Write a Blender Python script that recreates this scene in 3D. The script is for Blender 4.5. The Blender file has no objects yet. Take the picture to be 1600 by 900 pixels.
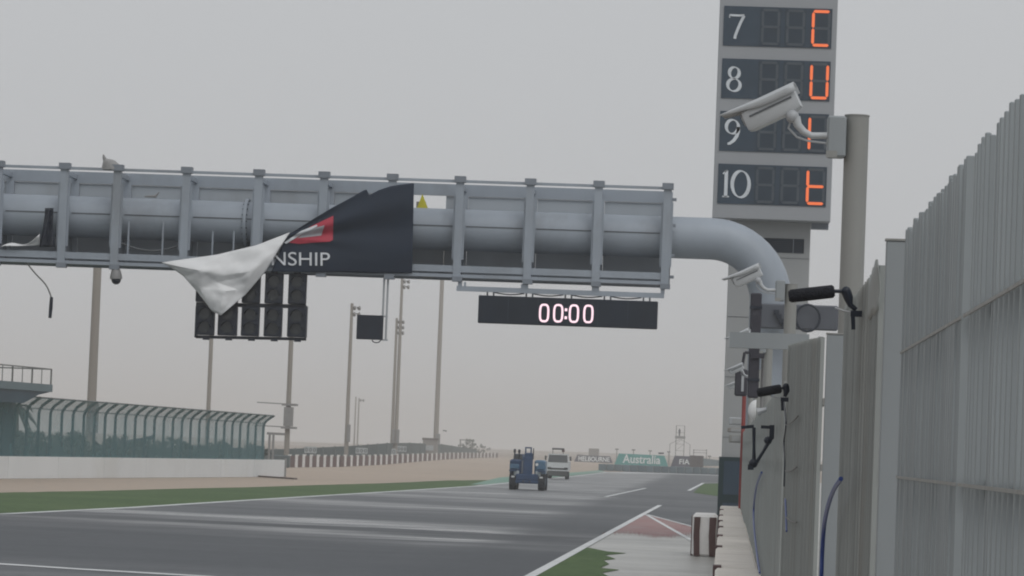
import bpy, math, random
from mathutils import Vector, Matrix, noise
random.seed(11)
R = math.radians
SC = bpy.context.scene
COL = SC.collection

# ------------------------------------------------------------------ camera
CAM_H = 2.8
FPX = 5500.0                       # focal length in pixels of the 1600 px wide photograph
YAW, PITCH, ROLL = R(3.55), R(2.59), R(2.2)
cam_d = bpy.data.cameras.new('camera')
cam_d.sensor_width = 36.0
cam_d.lens = FPX / 1600 * 36.0
cam_d.clip_start = 0.5
cam_d.clip_end = 20000
cam = bpy.data.objects.new('camera', cam_d)
COL.objects.link(cam)
CAM_M = Matrix.Rotation(YAW, 4, 'Z') @ Matrix.Rotation(R(90) + PITCH, 4, 'X') @ Matrix.Rotation(ROLL, 4, 'Z')
cam.matrix_world = Matrix.Translation((0, 0, CAM_H)) @ CAM_M
SC.camera = cam
CR = CAM_M.to_3x3()

# ------------------------------------------------------------------ sky, sun, exposure
SUN_EL, SUN_AZ = R(52), R(150)
w = bpy.data.worlds.new('World')
SC.world = w
w.use_nodes = True
wn, wl = w.node_tree.nodes, w.node_tree.links
wn.clear()
sky = wn.new('ShaderNodeTexSky')
sky.sky_type = 'NISHITA'
sky.sun_disc = False
sky.sun_elevation = SUN_EL
sky.sun_rotation = SUN_AZ
sky.dust_density = 6
sky.air_density = 1.5
hs = wn.new('ShaderNodeHueSaturation')
hs.inputs['Saturation'].default_value = 0.12
hs.inputs['Value'].default_value = 1.0
grey = wn.new('ShaderNodeMix')
grey.data_type = 'RGBA'
grey.inputs['Factor'].default_value = 0.86          # thick dust cloud veils the clear sky
grey.inputs['B'].default_value = (5.75, 5.92, 6.15, 1)
bg = wn.new('ShaderNodeBackground')
bg.inputs['Strength'].default_value = 0.1
wo = wn.new('ShaderNodeOutputWorld')
wl.new(sky.outputs['Color'], hs.inputs['Color'])
wl.new(hs.outputs['Color'], grey.inputs['A'])
wl.new(grey.outputs['Result'], bg.inputs['Color'])
wl.new(bg.outputs['Background'], wo.inputs['Surface'])
sd = bpy.data.lights.new('sun', 'SUN')
sd.energy = 0.8
sd.angle = R(40)
sd.color = (1, .97, .93)
sun = bpy.data.objects.new('sun', sd)
COL.objects.link(sun)
sun.rotation_euler = (R(90) - SUN_EL, 0, R(180) - SUN_AZ)
SC.view_settings.view_transform = 'Standard'
SC.view_settings.look = 'None'
SC.view_settings.exposure = 0.0
SC.view_settings.gamma = 1.0
SC.render.engine = 'CYCLES'
SC.cycles.volume_bounces = 3
SC.cycles.max_bounces = 8
SC.cycles.transparent_max_bounces = 16
SC.cycles.use_denoising = True
SC.cycles.filter_width = 2.0

# ------------------------------------------------------------------ surveying helpers
def ray(px, py):
    return CR @ Vector(((px - 800) / FPX, -(py - 450) / FPX, -1))
def P(px, py, Y):
    """point of the vertical plane at distance Y along the straight"""
    d = ray(px, py); t = Y / d.y
    return Vector((0, 0, CAM_H)) + d * t
def G(px, py, z=0.0):
    """point of the level z"""
    d = ray(px, py); t = (z - CAM_H) / d.z
    return Vector((0, 0, CAM_H)) + d * t

# ------------------------------------------------------------------ mesh helpers
class MB:
    def __init__(s): s.v, s.f = [], []
    def box(s, c, size, rot=None):
        hx, hy, hz = size[0] / 2, size[1] / 2, size[2] / 2
        b = len(s.v); c = Vector(c)
        for x in (-hx, hx):
            for y in (-hy, hy):
                for z in (-hz, hz):
                    p = Vector((x, y, z))
                    if rot is not None: p = rot @ p
                    s.v.append(c + p)
        for q in ((0, 1, 3, 2), (4, 6, 7, 5), (0, 4, 5, 1), (2, 3, 7, 6), (0, 2, 6, 4), (1, 5, 7, 3)):
            s.f.append([b + i for i in q])
        return s
    def span(s, a, b):
        return s.box([(a[i] + b[i]) / 2 for i in range(3)], [abs(a[i] - b[i]) for i in range(3)])
    def bev(s, c, size, bv=.02, rot=None):
        """box with chamfered vertical and horizontal edges"""
        hx, hy, hz = size[0] / 2, size[1] / 2, size[2] / 2
        b = len(s.v); c = Vector(c)
        rings = [(-hz, bv), (-hz + bv, 0), (hz - bv, 0), (hz, bv)]
        for z, i in rings:
            x, y = hx - i, hy - i
            k = bv
            for q in ((x - k, -y), (x, -y + k), (x, y - k), (x - k, y), (-x + k, y), (-x, y - k), (-x, -y + k), (-x + k, -y)):
                p = Vector((q[0], q[1], z))
                if rot is not None: p = rot @ p
                s.v.append(c + p)
        for r in range(3):
            for k in range(8):
                n = (k + 1) % 8
                s.f.append([b + r * 8 + k, b + r * 8 + n, b + r * 8 + 8 + n, b + r * 8 + 8 + k])
        s.f.append([b + k for k in range(7, -1, -1)])
        s.f.append([b + 24 + k for k in range(8)])
        return s
    def beam(s, p0, p1, w, h, up=Vector((0, 0, 1))):
        p0, p1 = Vector(p0), Vector(p1)
        d = (p1 - p0)
        L = d.length; d.normalize()
        a = d.cross(up)
        if a.length < 1e-4: a = d.cross(Vector((0, 1, 0)))
        a.normalize(); u = a.cross(d)
        rot = Matrix((a, d, u)).transposed()
        return s.box((p0 + p1) / 2, (w, L, h), rot)
    def tube(s, pts, r, n=10, cap=True):
        pts = [Vector(p) for p in pts]
        b = len(s.v); m = len(pts)
        prev = None
        for i, p in enumerate(pts):
            t = (pts[min(i + 1, m - 1)] - pts[max(i - 1, 0)]).normalized()
            if prev is None:
                a = t.cross(Vector((0, 0, 1)))
                if a.length < 1e-3: a = t.cross(Vector((0, 1, 0)))
            else:
                a = prev - t * prev.dot(t)
            a.normalize(); prev = a
            u = t.cross(a)
            rr = r[i] if isinstance(r, (list, tuple)) else r
            for k in range(n):
                ang = 2 * math.pi * k / n
                s.v.append(p + (a * math.cos(ang) + u * math.sin(ang)) * rr)
        for i in range(m - 1):
            for k in range(n):
                k2 = (k + 1) % n
                s.f.append([b + i * n + k, b + i * n + k2, b + (i + 1) * n + k2, b + (i + 1) * n + k])
        if cap:
            s.f.append([b + k for k in range(n - 1, -1, -1)])
            s.f.append([b + (m - 1) * n + k for k in range(n)])
        return s
    def prism(s, poly, off):
        """closed polygon (3-D points) pushed by off"""
        b = len(s.v); n = len(poly); off = Vector(off)
        s.v += [Vector(p) for p in poly] + [Vector(p) + off for p in poly]
        s.f.append([b + k for k in range(n - 1, -1, -1)])
        s.f.append([b + n + k for k in range(n)])
        for k in range(n):
            k2 = (k + 1) % n
            s.f.append([b + k, b + k2, b + n + k2, b + n + k])
        return s
    def poly(s, pts):
        b = len(s.v); s.v += [Vector(p) for p in pts]
        s.f.append([b + k for k in range(len(pts))]); return s
    def strip(s, A, B):
        b = len(s.v); n = len(A)
        for p, q in zip(A, B): s.v += [Vector(p), Vector(q)]
        for k in range(n - 1): s.f.append([b + 2 * k, b + 2 * k + 1, b + 2 * k + 3, b + 2 * k + 2])
        return s
    def ball(s, c, r, n=10, sx=1, sy=1, sz=1):
        c = Vector(c); m = n // 2
        b = len(s.v)
        for i in range(m + 1):
            th = math.pi * i / m
            for k in range(n):
                ph = 2 * math.pi * k / n
                s.v.append(c + Vector((r * sx * math.sin(th) * math.cos(ph), r * sy * math.sin(th) * math.sin(ph), r * sz * math.cos(th))))
        for i in range(m):
            for k in range(n):
                k2 = (k + 1) % n
                s.f.append([b + i * n + k, b + (i + 1) * n + k, b + (i + 1) * n + k2, b + i * n + k2])
        return s
    def grid(s, fn, nu, nv):
        b = len(s.v)
        for i in range(nu + 1):
            for j in range(nv + 1): s.v.append(Vector(fn(i / nu, j / nv)))
        for i in range(nu):
            for j in range(nv):
                a = b + i * (nv + 1) + j
                s.f.append([a, a + 1, a + nv + 2, a + nv + 1])
        return s
    def build(s, name, mat, parent=None, smooth=False, solid=0):
        o0 = ORG.get(parent.name, Vector()) if parent else Vector()
        me = bpy.data.meshes.new(name)
        me.from_pydata([tuple(v - o0) for v in s.v], [], s.f)
        me.update()
        if smooth:
            me.polygons.foreach_set('use_smooth', [True] * len(me.polygons))
            try: me.set_sharp_from_angle(angle=R(40))
            except Exception: pass
        o = bpy.data.objects.new(name, me)
        me.materials.append(mat)
        COL.objects.link(o)
        if parent:
            o.parent = parent
            ORG[o.name] = o0
        if solid:
            md = o.modifiers.new('thickness', 'SOLIDIFY'); md.thickness = solid; md.offset = 0
        return o
ORG = {}
def tag(o, label, cat=None, group=None, kind=None):
    if label: o['label'] = label
    if cat: o['category'] = cat
    if group: o['group'] = group
    if kind: o['kind'] = kind
    return o
def thing(name, loc, label, cat, group=None):
    o = bpy.data.objects.new(name, None)
    o.empty_display_size = .2
    COL.objects.link(o)
    o.location = loc
    ORG[o.name] = Vector(loc)
    return tag(o, label, cat, group)
def inst(src, parent, loc, rot=None):
    o = bpy.data.objects.new(src.name.split('.')[0], src.data)
    COL.objects.link(o)
    o.parent = parent
    o.location = loc
    if rot: o.rotation_euler = rot
    return o
def kids(o): return [c for c in COL.objects if c.parent == o]
def copy_tree(o, parent=None):
    c = o.copy(); COL.objects.link(c); c.parent = parent
    for ch in kids(o): copy_tree(ch, c)
    return c
def structure(o, label=None):
    o['kind'] = 'structure'
    if label: o['label'] = label
    return o

# ------------------------------------------------------------------ materials
def mat(name, col, rough=.6, metal=0., var=.12, scale=3., bump=.0, streak=0., dirt=None, spec=.5, bscale=None, emit=None, dirt_lo=.52):
    m = bpy.data.materials.new(name)
    m.use_nodes = True
    n, l = m.node_tree.nodes, m.node_tree.links
    b = n['Principled BSDF']
    b.inputs['Roughness'].default_value = rough
    b.inputs['Metallic'].default_value = metal
    b.inputs['Specular IOR Level'].default_value = spec
    tc = n.new('ShaderNodeTexCoord')
    mp = n.new('ShaderNodeMapping')
    if streak: mp.inputs['Scale'].default_value = (1, 1, 1 - streak)
    l.new(tc.outputs['Object'], mp.inputs['Vector'])
    nz = n.new('ShaderNodeTexNoise')
    nz.inputs['Scale'].default_value = scale
    nz.inputs['Detail'].default_value = 6
    nz.inputs['Roughness'].default_value = .6
    l.new(mp.outputs['Vector'], nz.inputs['Vector'])
    mr = n.new('ShaderNodeMapRange')
    mr.inputs['From Min'].default_value = .3; mr.inputs['From Max'].default_value = .7
    mr.inputs['To Min'].default_value = 1 - var; mr.inputs['To Max'].default_value = 1 + var
    l.new(nz.outputs['Fac'], mr.inputs['Value'])
    mx = n.new('ShaderNodeVectorMath'); mx.operation = 'SCALE'
    mx.inputs[0].default_value = col[:3]
    l.new(mr.outputs['Result'], mx.inputs['Scale'])
    out = mx.outputs['Vector']
    if dirt:
        n2 = n.new('ShaderNodeTexNoise')
        n2.inputs['Scale'].default_value = scale * .35
        n2.inputs['Detail'].default_value = 8
        n2.inputs['Roughness'].default_value = .7
        l.new(mp.outputs['Vector'], n2.inputs['Vector'])
        r2 = n.new('ShaderNodeMapRange')
        r2.inputs['From Min'].default_value = dirt_lo; r2.inputs['From Max'].default_value = .75
        r2.inputs['To Max'].default_value = .8
        l.new(n2.outputs['Fac'], r2.inputs['Value'])
        m2 = n.new('ShaderNodeMix'); m2.data_type = 'RGBA'
        l.new(r2.outputs['Result'], m2.inputs['Factor'])
        l.new(out, m2.inputs['A'])
        m2.inputs['B'].default_value = (*dirt, 1)
        out = m2.outputs['Result']
    l.new(out, b.inputs['Base Color'])
    if bump:
        nb = n.new('ShaderNodeTexNoise')
        nb.inputs['Scale'].default_value = bscale or scale * 6
        nb.inputs['Detail'].default_value = 4
        l.new(tc.outputs['Object'], nb.inputs['Vector'])
        bp = n.new('ShaderNodeBump'); bp.inputs['Strength'].default_value = bump
        bp.inputs['Distance'].default_value = .02
        l.new(nb.outputs['Fac'], bp.inputs['Height'])
        l.new(bp.outputs['Normal'], b.inputs['Normal'])
    if emit:
        b.inputs['Emission Color'].default_value = (*emit[0], 1)
        b.inputs['Emission Strength'].default_value = emit[1]
    return m

M = {
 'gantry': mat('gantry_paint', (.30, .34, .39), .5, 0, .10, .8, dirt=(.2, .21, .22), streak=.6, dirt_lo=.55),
 'gantry_dark': mat('gantry_paint_darker', (.20, .225, .26), .55, 0, .1, 1.2),  # darker copy of the gantry paint for caps, feet, saddles and plates
 'sheet': mat('back_sheet', (.36, .40, .44), .5, 0, .06, .7, streak=.7, dirt=(.25, .26, .27)),
 'seam': mat('weld_seam', (.1, .11, .12), .7),
 'alu': mat('tower_cladding', (.31, .325, .345), .45, 0, .05, .5, streak=.6),
 'alu2': mat('tower_cladding_dull', (.33, .34, .345), .5, 0, .05, .5, streak=.6),
 'panel': mat('display_panel', (.03, .052, .078), .35, 0, .12, 1.5),
 'cell': mat('digit_cell', (.022, .038, .058), .4, 0, .1, 2),
 'ghost': mat('unlit_segment', (.065, .082, .10), .4),
 'lit': mat('lit_segment', (.3, .08, .03), .5, emit=((1.0, .19, .06), .72)),
 'num': mat('numeral_white', (.62, .66, .70), .5),
 'blackpanel': mat('display_black', (.006, .013, .026), .6, 0, .2, 1),  # black tinted with the bluish veil of the haze
 'black': mat('black_plastic', (.009, .015, .028), .5, 0, .2, 4),
 'foam': mat('black_foam', (.018, .02, .027), .95, 0, .3, 40, bump=.8, bscale=160),
 'bannerb': mat('banner_black', (.006, .016, .036), .75, 0, .15, .8),  # blue of the haze veil mixed into the black cloth
 'bannerw': mat('banner_white_reverse', (.72, .73, .74), .6, 0, .05, .8),
 'print': mat('print_white', (.6, .62, .65), .6),
 'logo_red': mat('print_red', (.42, .03, .06), .6),
 'logo_grey': mat('print_silver', (.42, .43, .46), .5),
 'pink': mat('led_text', (.5, .3, .35), .5, emit=((1.0, .78, .86), .95)),
 'cctv': mat('camera_housing', (.46, .485, .505), .4, 0, .05, 8, dirt=(.3, .3, .29)),
 'bracket': mat('bracket_grey', (.38, .40, .42), .45, 0, .06, 6),
 'pole': mat('pole_painted_steel', (.265, .27, .26), .6, 0, .08, 3, streak=.8, dirt=(.28, .245, .19)),
 'fence': mat('fence_galvanised', (.28, .31, .325), .45, .15, .10, 6, streak=.85, dirt=(.25, .245, .22)),
 'fence2': mat('fence_sheet_dusty', (.285, .305, .30), .6, .0, .10, 3, streak=.7, dirt=(.23, .22, .195), dirt_lo=.52),
 'rail': mat('fence_rail', (.27, .275, .265), .55, .1, .15, 20, dirt=(.16, .13, .1)),
 'postm': mat('fence_post_paint', (.27, .295, .31), .5, .1, .05, 4, streak=.8),
 'conc': mat('wall_concrete', (.70, .655, .60), .8, 0, .08, 2.0, bump=.3, dirt=(.50, .45, .40), dirt_lo=.5),
 'whitewall': mat('white_wall', (.70, .715, .72), .7, 0, .05, .25, dirt=(.55, .54, .5), streak=.4),
 'redfar': mat('barrier_red_dusty', (.14, .09, .088), .8, 0, .15, 2),
 'redw': mat('barrier_red', (.085, .045, .043), .7, 0, .12, 3),
 'redb': mat('barrier_red_faded', (.12, .075, .075), .8, 0, .15, 2),
 'whiteb': mat('barrier_white', (.72, .71, .70), .7, 0, .06, 2, dirt=(.5, .47, .44)),
 'line': mat('road_paint', (.62, .64, .65), .55, 0, .12, 1.2, dirt=(.3, .3, .3)),
 'greenp': mat('green_post', (.02, .045, .05), .55, 0, .1, 2),
 'standdark': mat('stand_green', (.012, .045, .07), .55, 0, .15, .4),
 'standdeck': mat('stand_deck_edge', (.12, .17, .19), .6, 0, .1, .5),
 'railing': mat('railing_steel', (.14, .145, .14), .5),
 'mast': mat('mast_steel', (.25, .23, .205), .55, 0, .08, .3, streak=.9),
 'lamp': mat('lamp_head', (.22, .22, .22), .5),
 'bank': mat('green_screen', (.038, .07, .075), .8, 0, .12, .08),
 'sign': mat('marker_white', (.40, .43, .44), .6, 0, .05),
 'signd': mat('marker_dark', (.1, .12, .125), .6),
 'hut': mat('hut_wall', (.25, .235, .22), .7),
 'hutroof': mat('hut_roof', (.1, .08, .075), .7),
 'navy': mat('board_navy', (.045, .045, .08), .6, 0, .1, .2),
 'teal': mat('board_teal', (.05, .30, .28), .6, 0, .08, .2),
 'boardtxt': mat('board_lettering', (.75, .78, .78), .6),
 'brown': mat('crate_brown', (.055, .04, .04), .7),
 'steelblue': mat('barrier_blue_grey', (.14, .18, .20), .6, 0, .1, .3),
 'steelbluel': mat('barrier_kerb', (.20, .235, .255), .6, 0, .1, .3),
 'scaff': mat('scaffold', (.17, .165, .155), .6),
 'tyre': mat('tyre_rubber', (.015, .018, .026), .85, 0, .15, 6),
 'blue': mat('machine_blue', (.014, .048, .12), .45, 0, .2, 2),
 'blue2': mat('machine_blue_light', (.07, .15, .24), .4, 0, .15, 2),
 'pale': mat('machine_pale', (.42, .47, .5), .4),
 'rim': mat('wheel_rim', (.05, .09, .14), .5),
 'truckw': mat('truck_white', (.55, .57, .58), .4, 0, .06, 1),
 'truckd': mat('truck_grey', (.06, .065, .065), .6),
 'glass': mat('windscreen', (.03, .036, .04), .12),
 'person': mat('dark_cloth', (.03, .035, .05), .8),
 'door': mat('door_green', (.012, .03, .036), .5, 0, .15, .6),
 'redpipe': mat('red_pipe', (.24, .045, .04), .55, 0, .1, 3),
 'hose': mat('blue_hose', (.03, .065, .26), .4, 0, .08, 10),
 'cable': mat('grey_cable', (.14, .14, .135), .6),
 'dome': mat('white_plastic', (.68, .69, .69), .4),
 'darkbox': mat('cabinet_slate', (.085, .095, .115), .5, 0, .1, 1.5),
 'purple': mat('column_dark', (.03, .03, .042), .6, 0, .15, 3),
 'yellow': mat('sign_yellow', (.55, .5, .03), .5),
 'wood': mat('bush_wood', (.06, .045, .03), .9),
 'leaf': mat('bush_leaf', (.022, .042, .03), .8, 0, .35, 1.2),
 'cloth_grey': mat('cloth_grey', (.28, .28, .28), .8, 0, .15, 4),
}

def per_piece(m, amp):
    n, l = m.node_tree.nodes, m.node_tree.links
    b = n['Principled BSDF']; src = b.inputs['Base Color'].links[0].from_socket
    oi = n.new('ShaderNodeObjectInfo'); mr = n.new('ShaderNodeMapRange')
    mr.inputs['To Min'].default_value = 1 - amp; mr.inputs['To Max'].default_value = 1 + amp
    l.new(oi.outputs['Random'], mr.inputs['Value'])
    vm = n.new('ShaderNodeVectorMath'); vm.operation = 'SCALE'
    l.new(src, vm.inputs[0]); l.new(mr.outputs['Result'], vm.inputs['Scale']); l.new(vm.outputs['Vector'], b.inputs['Base Color'])
for k_, a_ in (('fence', .06), ('whitewall', .03), ('conc', .06), ('whiteb', .07), ('redb', .15), ('sheet', .06), ('bank', .1), ('steelblue', .12)): per_piece(M[k_], a_)

def ground_mat(name, c1, c2, c3, s1, s2, rough=.95, bump=.3):
    m = bpy.data.materials.new(name); m.use_nodes = True
    n, l = m.node_tree.nodes, m.node_tree.links
    b = n['Principled BSDF']; b.inputs['Roughness'].default_value = rough
    b.inputs['Specular IOR Level'].default_value = .2
    tc = n.new('ShaderNodeTexCoord')
    a = n.new('ShaderNodeTexNoise'); a.inputs['Scale'].default_value = s1; a.inputs['Detail'].default_value = 8
    d = n.new('ShaderNodeTexNoise'); d.inputs['Scale'].default_value = s2; d.inputs['Detail'].default_value = 6
    for q in (a, d): l.new(tc.outputs['Object'], q.inputs['Vector'])
    r = n.new('ShaderNodeValToRGB')
    r.color_ramp.elements[0].position = .35; r.color_ramp.elements[0].color = (*c1, 1)
    r.color_ramp.elements[1].position = .65; r.color_ramp.elements[1].color = (*c2, 1)
    l.new(a.outputs['Fac'], r.inputs['Fac'])
    mx = n.new('ShaderNodeMix'); mx.data_type = 'RGBA'
    mr = n.new('ShaderNodeMapRange'); mr.inputs['From Min'].default_value = .45; mr.inputs['From Max'].default_value = .7
    l.new(d.outputs['Fac'], mr.inputs['Value']); l.new(mr.outputs['Result'], mx.inputs['Factor'])
    l.new(r.outputs['Color'], mx.inputs['A']); mx.inputs['B'].default_value = (*c3, 1)
    l.new(mx.outputs['Result'], b.inputs['Base Color'])
    bp = n.new('ShaderNodeBump'); bp.inputs['Strength'].default_value = bump; bp.inputs['Distance'].default_value = .05
    l.new(d.outputs['Fac'], bp.inputs['Height']); l.new(bp.outputs['Normal'], b.inputs['Normal'])
    return m
M['desert'] = ground_mat('desert_sand', (.29, .245, .205), (.36, .30, .25), (.25, .215, .185), .02, .8)
M['gravel'] = ground_mat('gravel_bed', (.40, .33, .27), (.45, .37, .30), (.36, .31, .27), .03, 1.2)
M['grass'] = ground_mat('grass_turf', (.072, .12, .05), (.10, .15, .065), (.055, .095, .042), .15, 2.5, bump=.6)
M['greenstrip'] = ground_mat('green_paint', (.16, .29, .235), (.19, .32, .26), (.20, .28, .23), .1, .7, .7, .1)
M['redpaint'] = ground_mat('red_paint', (.27, .145, .145), (.30, .17, .165), (.30, .24, .23), .15, .8, .6, .1)

def wet_mat(name, film_sheen, wet, bands, r_film, r_wet, nscale=(.05, .16), bump=.15, lane=.3):
    """wet tarmac: lighter film bands with sky sheen painted in, darker soaked patches across the track"""
    m = bpy.data.materials.new(name); m.use_nodes = True
    n, l = m.node_tree.nodes, m.node_tree.links
    b = n['Principled BSDF']
    tc = n.new('ShaderNodeTexCoord')
    mp = n.new('ShaderNodeMapping'); mp.inputs['Scale'].default_value = (nscale[0], nscale[1], 1)
    l.new(tc.outputs['Object'], mp.inputs['Vector'])
    nz = n.new('ShaderNodeTexNoise'); nz.inputs['Scale'].default_value = 1.0; nz.inputs['Detail'].default_value = 5
    nz.inputs['Roughness'].default_value = .55
    l.new(mp.outputs['Vector'], nz.inputs['Vector'])
    sx = n.new('ShaderNodeSeparateXYZ'); l.new(tc.outputs['Object'], sx.inputs['Vector'])
    # t = y + .6 x + noise
    a1 = n.new('ShaderNodeMath'); a1.operation = 'MULTIPLY_ADD'; a1.inputs[1].default_value = .6
    l.new(sx.outputs['X'], a1.inputs[0]); l.new(sx.outputs['Y'], a1.inputs[2])
    a2 = n.new('ShaderNodeMath'); a2.operation = 'MULTIPLY_ADD'; a2.inputs[1].default_value = 16.0
    l.new(nz.outputs['Fac'], a2.inputs[0]); l.new(a1.outputs['Value'], a2.inputs[2])
    mr = n.new('ShaderNodeMapRange'); mr.inputs['From Min'].default_value = 48; mr.inputs['From Max'].default_value = 248
    l.new(a2.outputs['Value'], mr.inputs['Value'])
    cr = n.new('ShaderNodeValToRGB'); e = cr.color_ramp.elements
    e[0].position = 0; e[0].color = (bands[0][1],) * 3 + (1,)
    e[1].position = 1; e[1].color = (bands[-1][1],) * 3 + (1,)
    for t, v in bands[1:-1]:
        q = e.new((t - 40) / 200); q.color = (v, v, v, 1)
    l.new(mr.outputs['Result'], cr.inputs['Fac'])
    # break the bands up with wide patches
    mp2 = n.new('ShaderNodeMapping'); mp2.inputs['Scale'].default_value = (.10, .30, 1)
    l.new(tc.outputs['Object'], mp2.inputs['Vector'])
    n2 = n.new('ShaderNodeTexNoise'); n2.inputs['Scale'].default_value = 1.0; n2.inputs['Detail'].default_value = 7; n2.inputs['Roughness'].default_value = .62
    l.new(mp2.outputs['Vector'], n2.inputs['Vector'])
    m2 = n.new('ShaderNodeMapRange'); m2.inputs['From Min'].default_value = .3; m2.inputs['From Max'].default_value = .7
    m2.inputs['To Min'].default_value = .25; m2.inputs['To Max'].default_value = 1.45
    l.new(n2.outputs['Fac'], m2.inputs['Value'])
    mu = n.new('ShaderNodeMath'); mu.operation = 'MULTIPLY'; mu.use_clamp = True
    # the tyre-swept lane beside the right edge stays dark
    ln = n.new('ShaderNodeMath'); ln.operation = 'MULTIPLY_ADD'; ln.inputs[1].default_value = 3.2
    l.new(nz.outputs['Fac'], ln.inputs[0]); l.new(sx.outputs['X'], ln.inputs[2])
    lm = n.new('ShaderNodeMapRange'); lm.inputs['From Min'].default_value = -6.2; lm.inputs['From Max'].default_value = -4.6
    lm.inputs['To Min'].default_value = 1; lm.inputs['To Max'].default_value = lane
    l.new(ln.outputs['Value'], lm.inputs['Value'])
    m3 = n.new('ShaderNodeMath'); m3.operation = 'MULTIPLY'
    l.new(m2.outputs['Result'], m3.inputs[0]); l.new(lm.outputs['Result'], m3.inputs[1])
    l.new(cr.outputs['Color'], mu.inputs[0]); l.new(m3.outputs['Value'], mu.inputs[1])
    fn = n.new('ShaderNodeTexNoise'); fn.inputs['Scale'].default_value = 7; fn.inputs['Detail'].default_value = 5
    l.new(tc.outputs['Object'], fn.inputs['Vector'])
    mx = n.new('ShaderNodeMix'); mx.data_type = 'RGBA'
    l.new(mu.outputs['Value'], mx.inputs['Factor'])
    mx.inputs['A'].default_value = (*wet, 1); mx.inputs['B'].default_value = (*film_sheen, 1)  # film colour is lightened, so part of the sky sheen is painted
    sp_ = n.new('ShaderNodeTexNoise'); sp_.inputs['Scale'].default_value = 1.7; sp_.inputs['Detail'].default_value = 9; sp_.inputs['Roughness'].default_value = .8
    l.new(tc.outputs['Object'], sp_.inputs['Vector'])
    sr = n.new('ShaderNodeMapRange'); sr.inputs['From Min'].default_value = .3; sr.inputs['From Max'].default_value = .7
    sr.inputs['To Min'].default_value = .8; sr.inputs['To Max'].default_value = 1.2
    l.new(sp_.outputs['Fac'], sr.inputs['Value'])
    sv = n.new('ShaderNodeVectorMath'); sv.operation = 'SCALE'
    l.new(mx.outputs['Result'], sv.inputs[0]); l.new(sr.outputs['Result'], sv.inputs['Scale'])
    l.new(sv.outputs['Vector'], b.inputs['Base Color'])
    rr = n.new('ShaderNodeMapRange'); rr.inputs['To Min'].default_value = r_wet; rr.inputs['To Max'].default_value = r_film
    l.new(mu.outputs['Value'], rr.inputs['Value']); l.new(rr.outputs['Result'], b.inputs['Roughness'])
    b.inputs['Specular IOR Level'].default_value = .35
    bp = n.new('ShaderNodeBump'); bp.inputs['Strength'].default_value = bump; bp.inputs['Distance'].default_value = .01
    l.new(fn.outputs['Fac'], bp.inputs['Height']); l.new(bp.outputs['Normal'], b.inputs['Normal'])
    return m
M['asphalt'] = wet_mat('wet_asphalt', (.20, .205, .21), (.068, .076, .086),
    [(40, .1), (60, .3), (70, .05), (88, .1), (95, .25), (98, .85), (101, .25), (106, .2), (109, 1.1), (113, .9), (117, .3), (126, .15), (140, .35), (150, .9), (156, .25), (168, .3), (176, .85), (186, .4), (205, .9), (220, .5), (240, .75)], .24, .72, bump=.06)
M['apron'] = wet_mat('wet_concrete', (.40, .40, .38), (.33, .33, .315),
    [(40, .8), (90, .8), (120, .5), (240, .4)], .3, .5, (.2, .1), .04, 1.0)

# ================================================================== THE SETTING
structure(MB().poly([(-3500, -300, -.03), (3500, -300, -.03), (3500, 7000, -.03), (-3500, 7000, -.03)]).build('ground', M['desert']))

def lay(pts, z): return [Vector((p[0], p[1], z)) for p in pts]
def sheet(name, mtl, pts, z, label=None):
    return structure(MB().poly(lay(pts, z)).build(name, mtl), label)
LE = [(-34, 30), (-31, 70), (-28, 95), G(0, 803), G(200, 793), G(400, 780.5), G(600, 768.5), G(740, 759.5), G(850, 748.5), G(900, 743.5), G(946, 738.2)]
LE = [(p[0], p[1]) for p in LE]
RE = [(-4.1, 30), (-4.1, 77), (-3.6, 150), G(1032, 790), G(1060, 779), G(1078, 768), G(1100, 755), G(1125, 754.5), G(1190, 757)]
RE = [(p[0], p[1]) for p in RE]
far_r = G(1180, 744)
track = sheet('track', M['asphalt'], LE + [(far_r[0], far_r[1])] + RE[::-1], .006)
sheet('pit_exit_road', M['asphalt'], [(-3.9, 110), (.6, 110), (.6, 560), (-14, 560), (-14, 300), (-6, 200)], -.001)
sheet('pit_lane', M['apron'], [(.45, -100), (60, -100), (60, 420), (.62, 420)], -.004)
# gravel bed to the left of the grass
gb = [(-95, 100), (-60, 190), G(0, 771), G(400, 762), G(600, 757), G(750, 751), G(850, 742), G(900, 738), G(946, 734), G(940, 722), G(780, 714), G(620, 721), G(445, 731), G(440, 742), (-42, 200), (-95, 150)]
sheet('gravel_trap', M['gravel'], gb, -.012)
# grass strip on the left with a slightly wavering border
gs_top = [(-80, 30), (-70, 90), G(0, 769.5), G(100, 768), G(200, 765.5), G(300, 763), G(400, 761), G(500, 757.5), G(600, 755), G(700, 750.5), G(775, 750)]
rag = []
for k in range(len(gs_top) - 1):
    a, b = gs_top[k], gs_top[k + 1]
    for j in range(6):
        t = j / 6
        rag.append((a[0] + (b[0] - a[0]) * t, a[1] + (b[1] - a[1]) * t + random.uniform(-1.2, 1.2)))
rag.append((gs_top[-1][0], gs_top[-1][1]))
gs_low = [(x - .05, y) for x, y in LE if y < G(775, 757)[1] + 1]
structure(MB().poly(lay(rag + gs_low[::-1], 0.0)).build('grass_verge', M['grass']))
sheet('green_runoff', M['greenstrip'], [G(735, 757), G(780, 746), G(850, 741), G(905, 737.5), G(938, 734.5), G(946, 737.6), G(900, 742.6), G(850, 747.6), G(760, 757)], .002)
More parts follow.
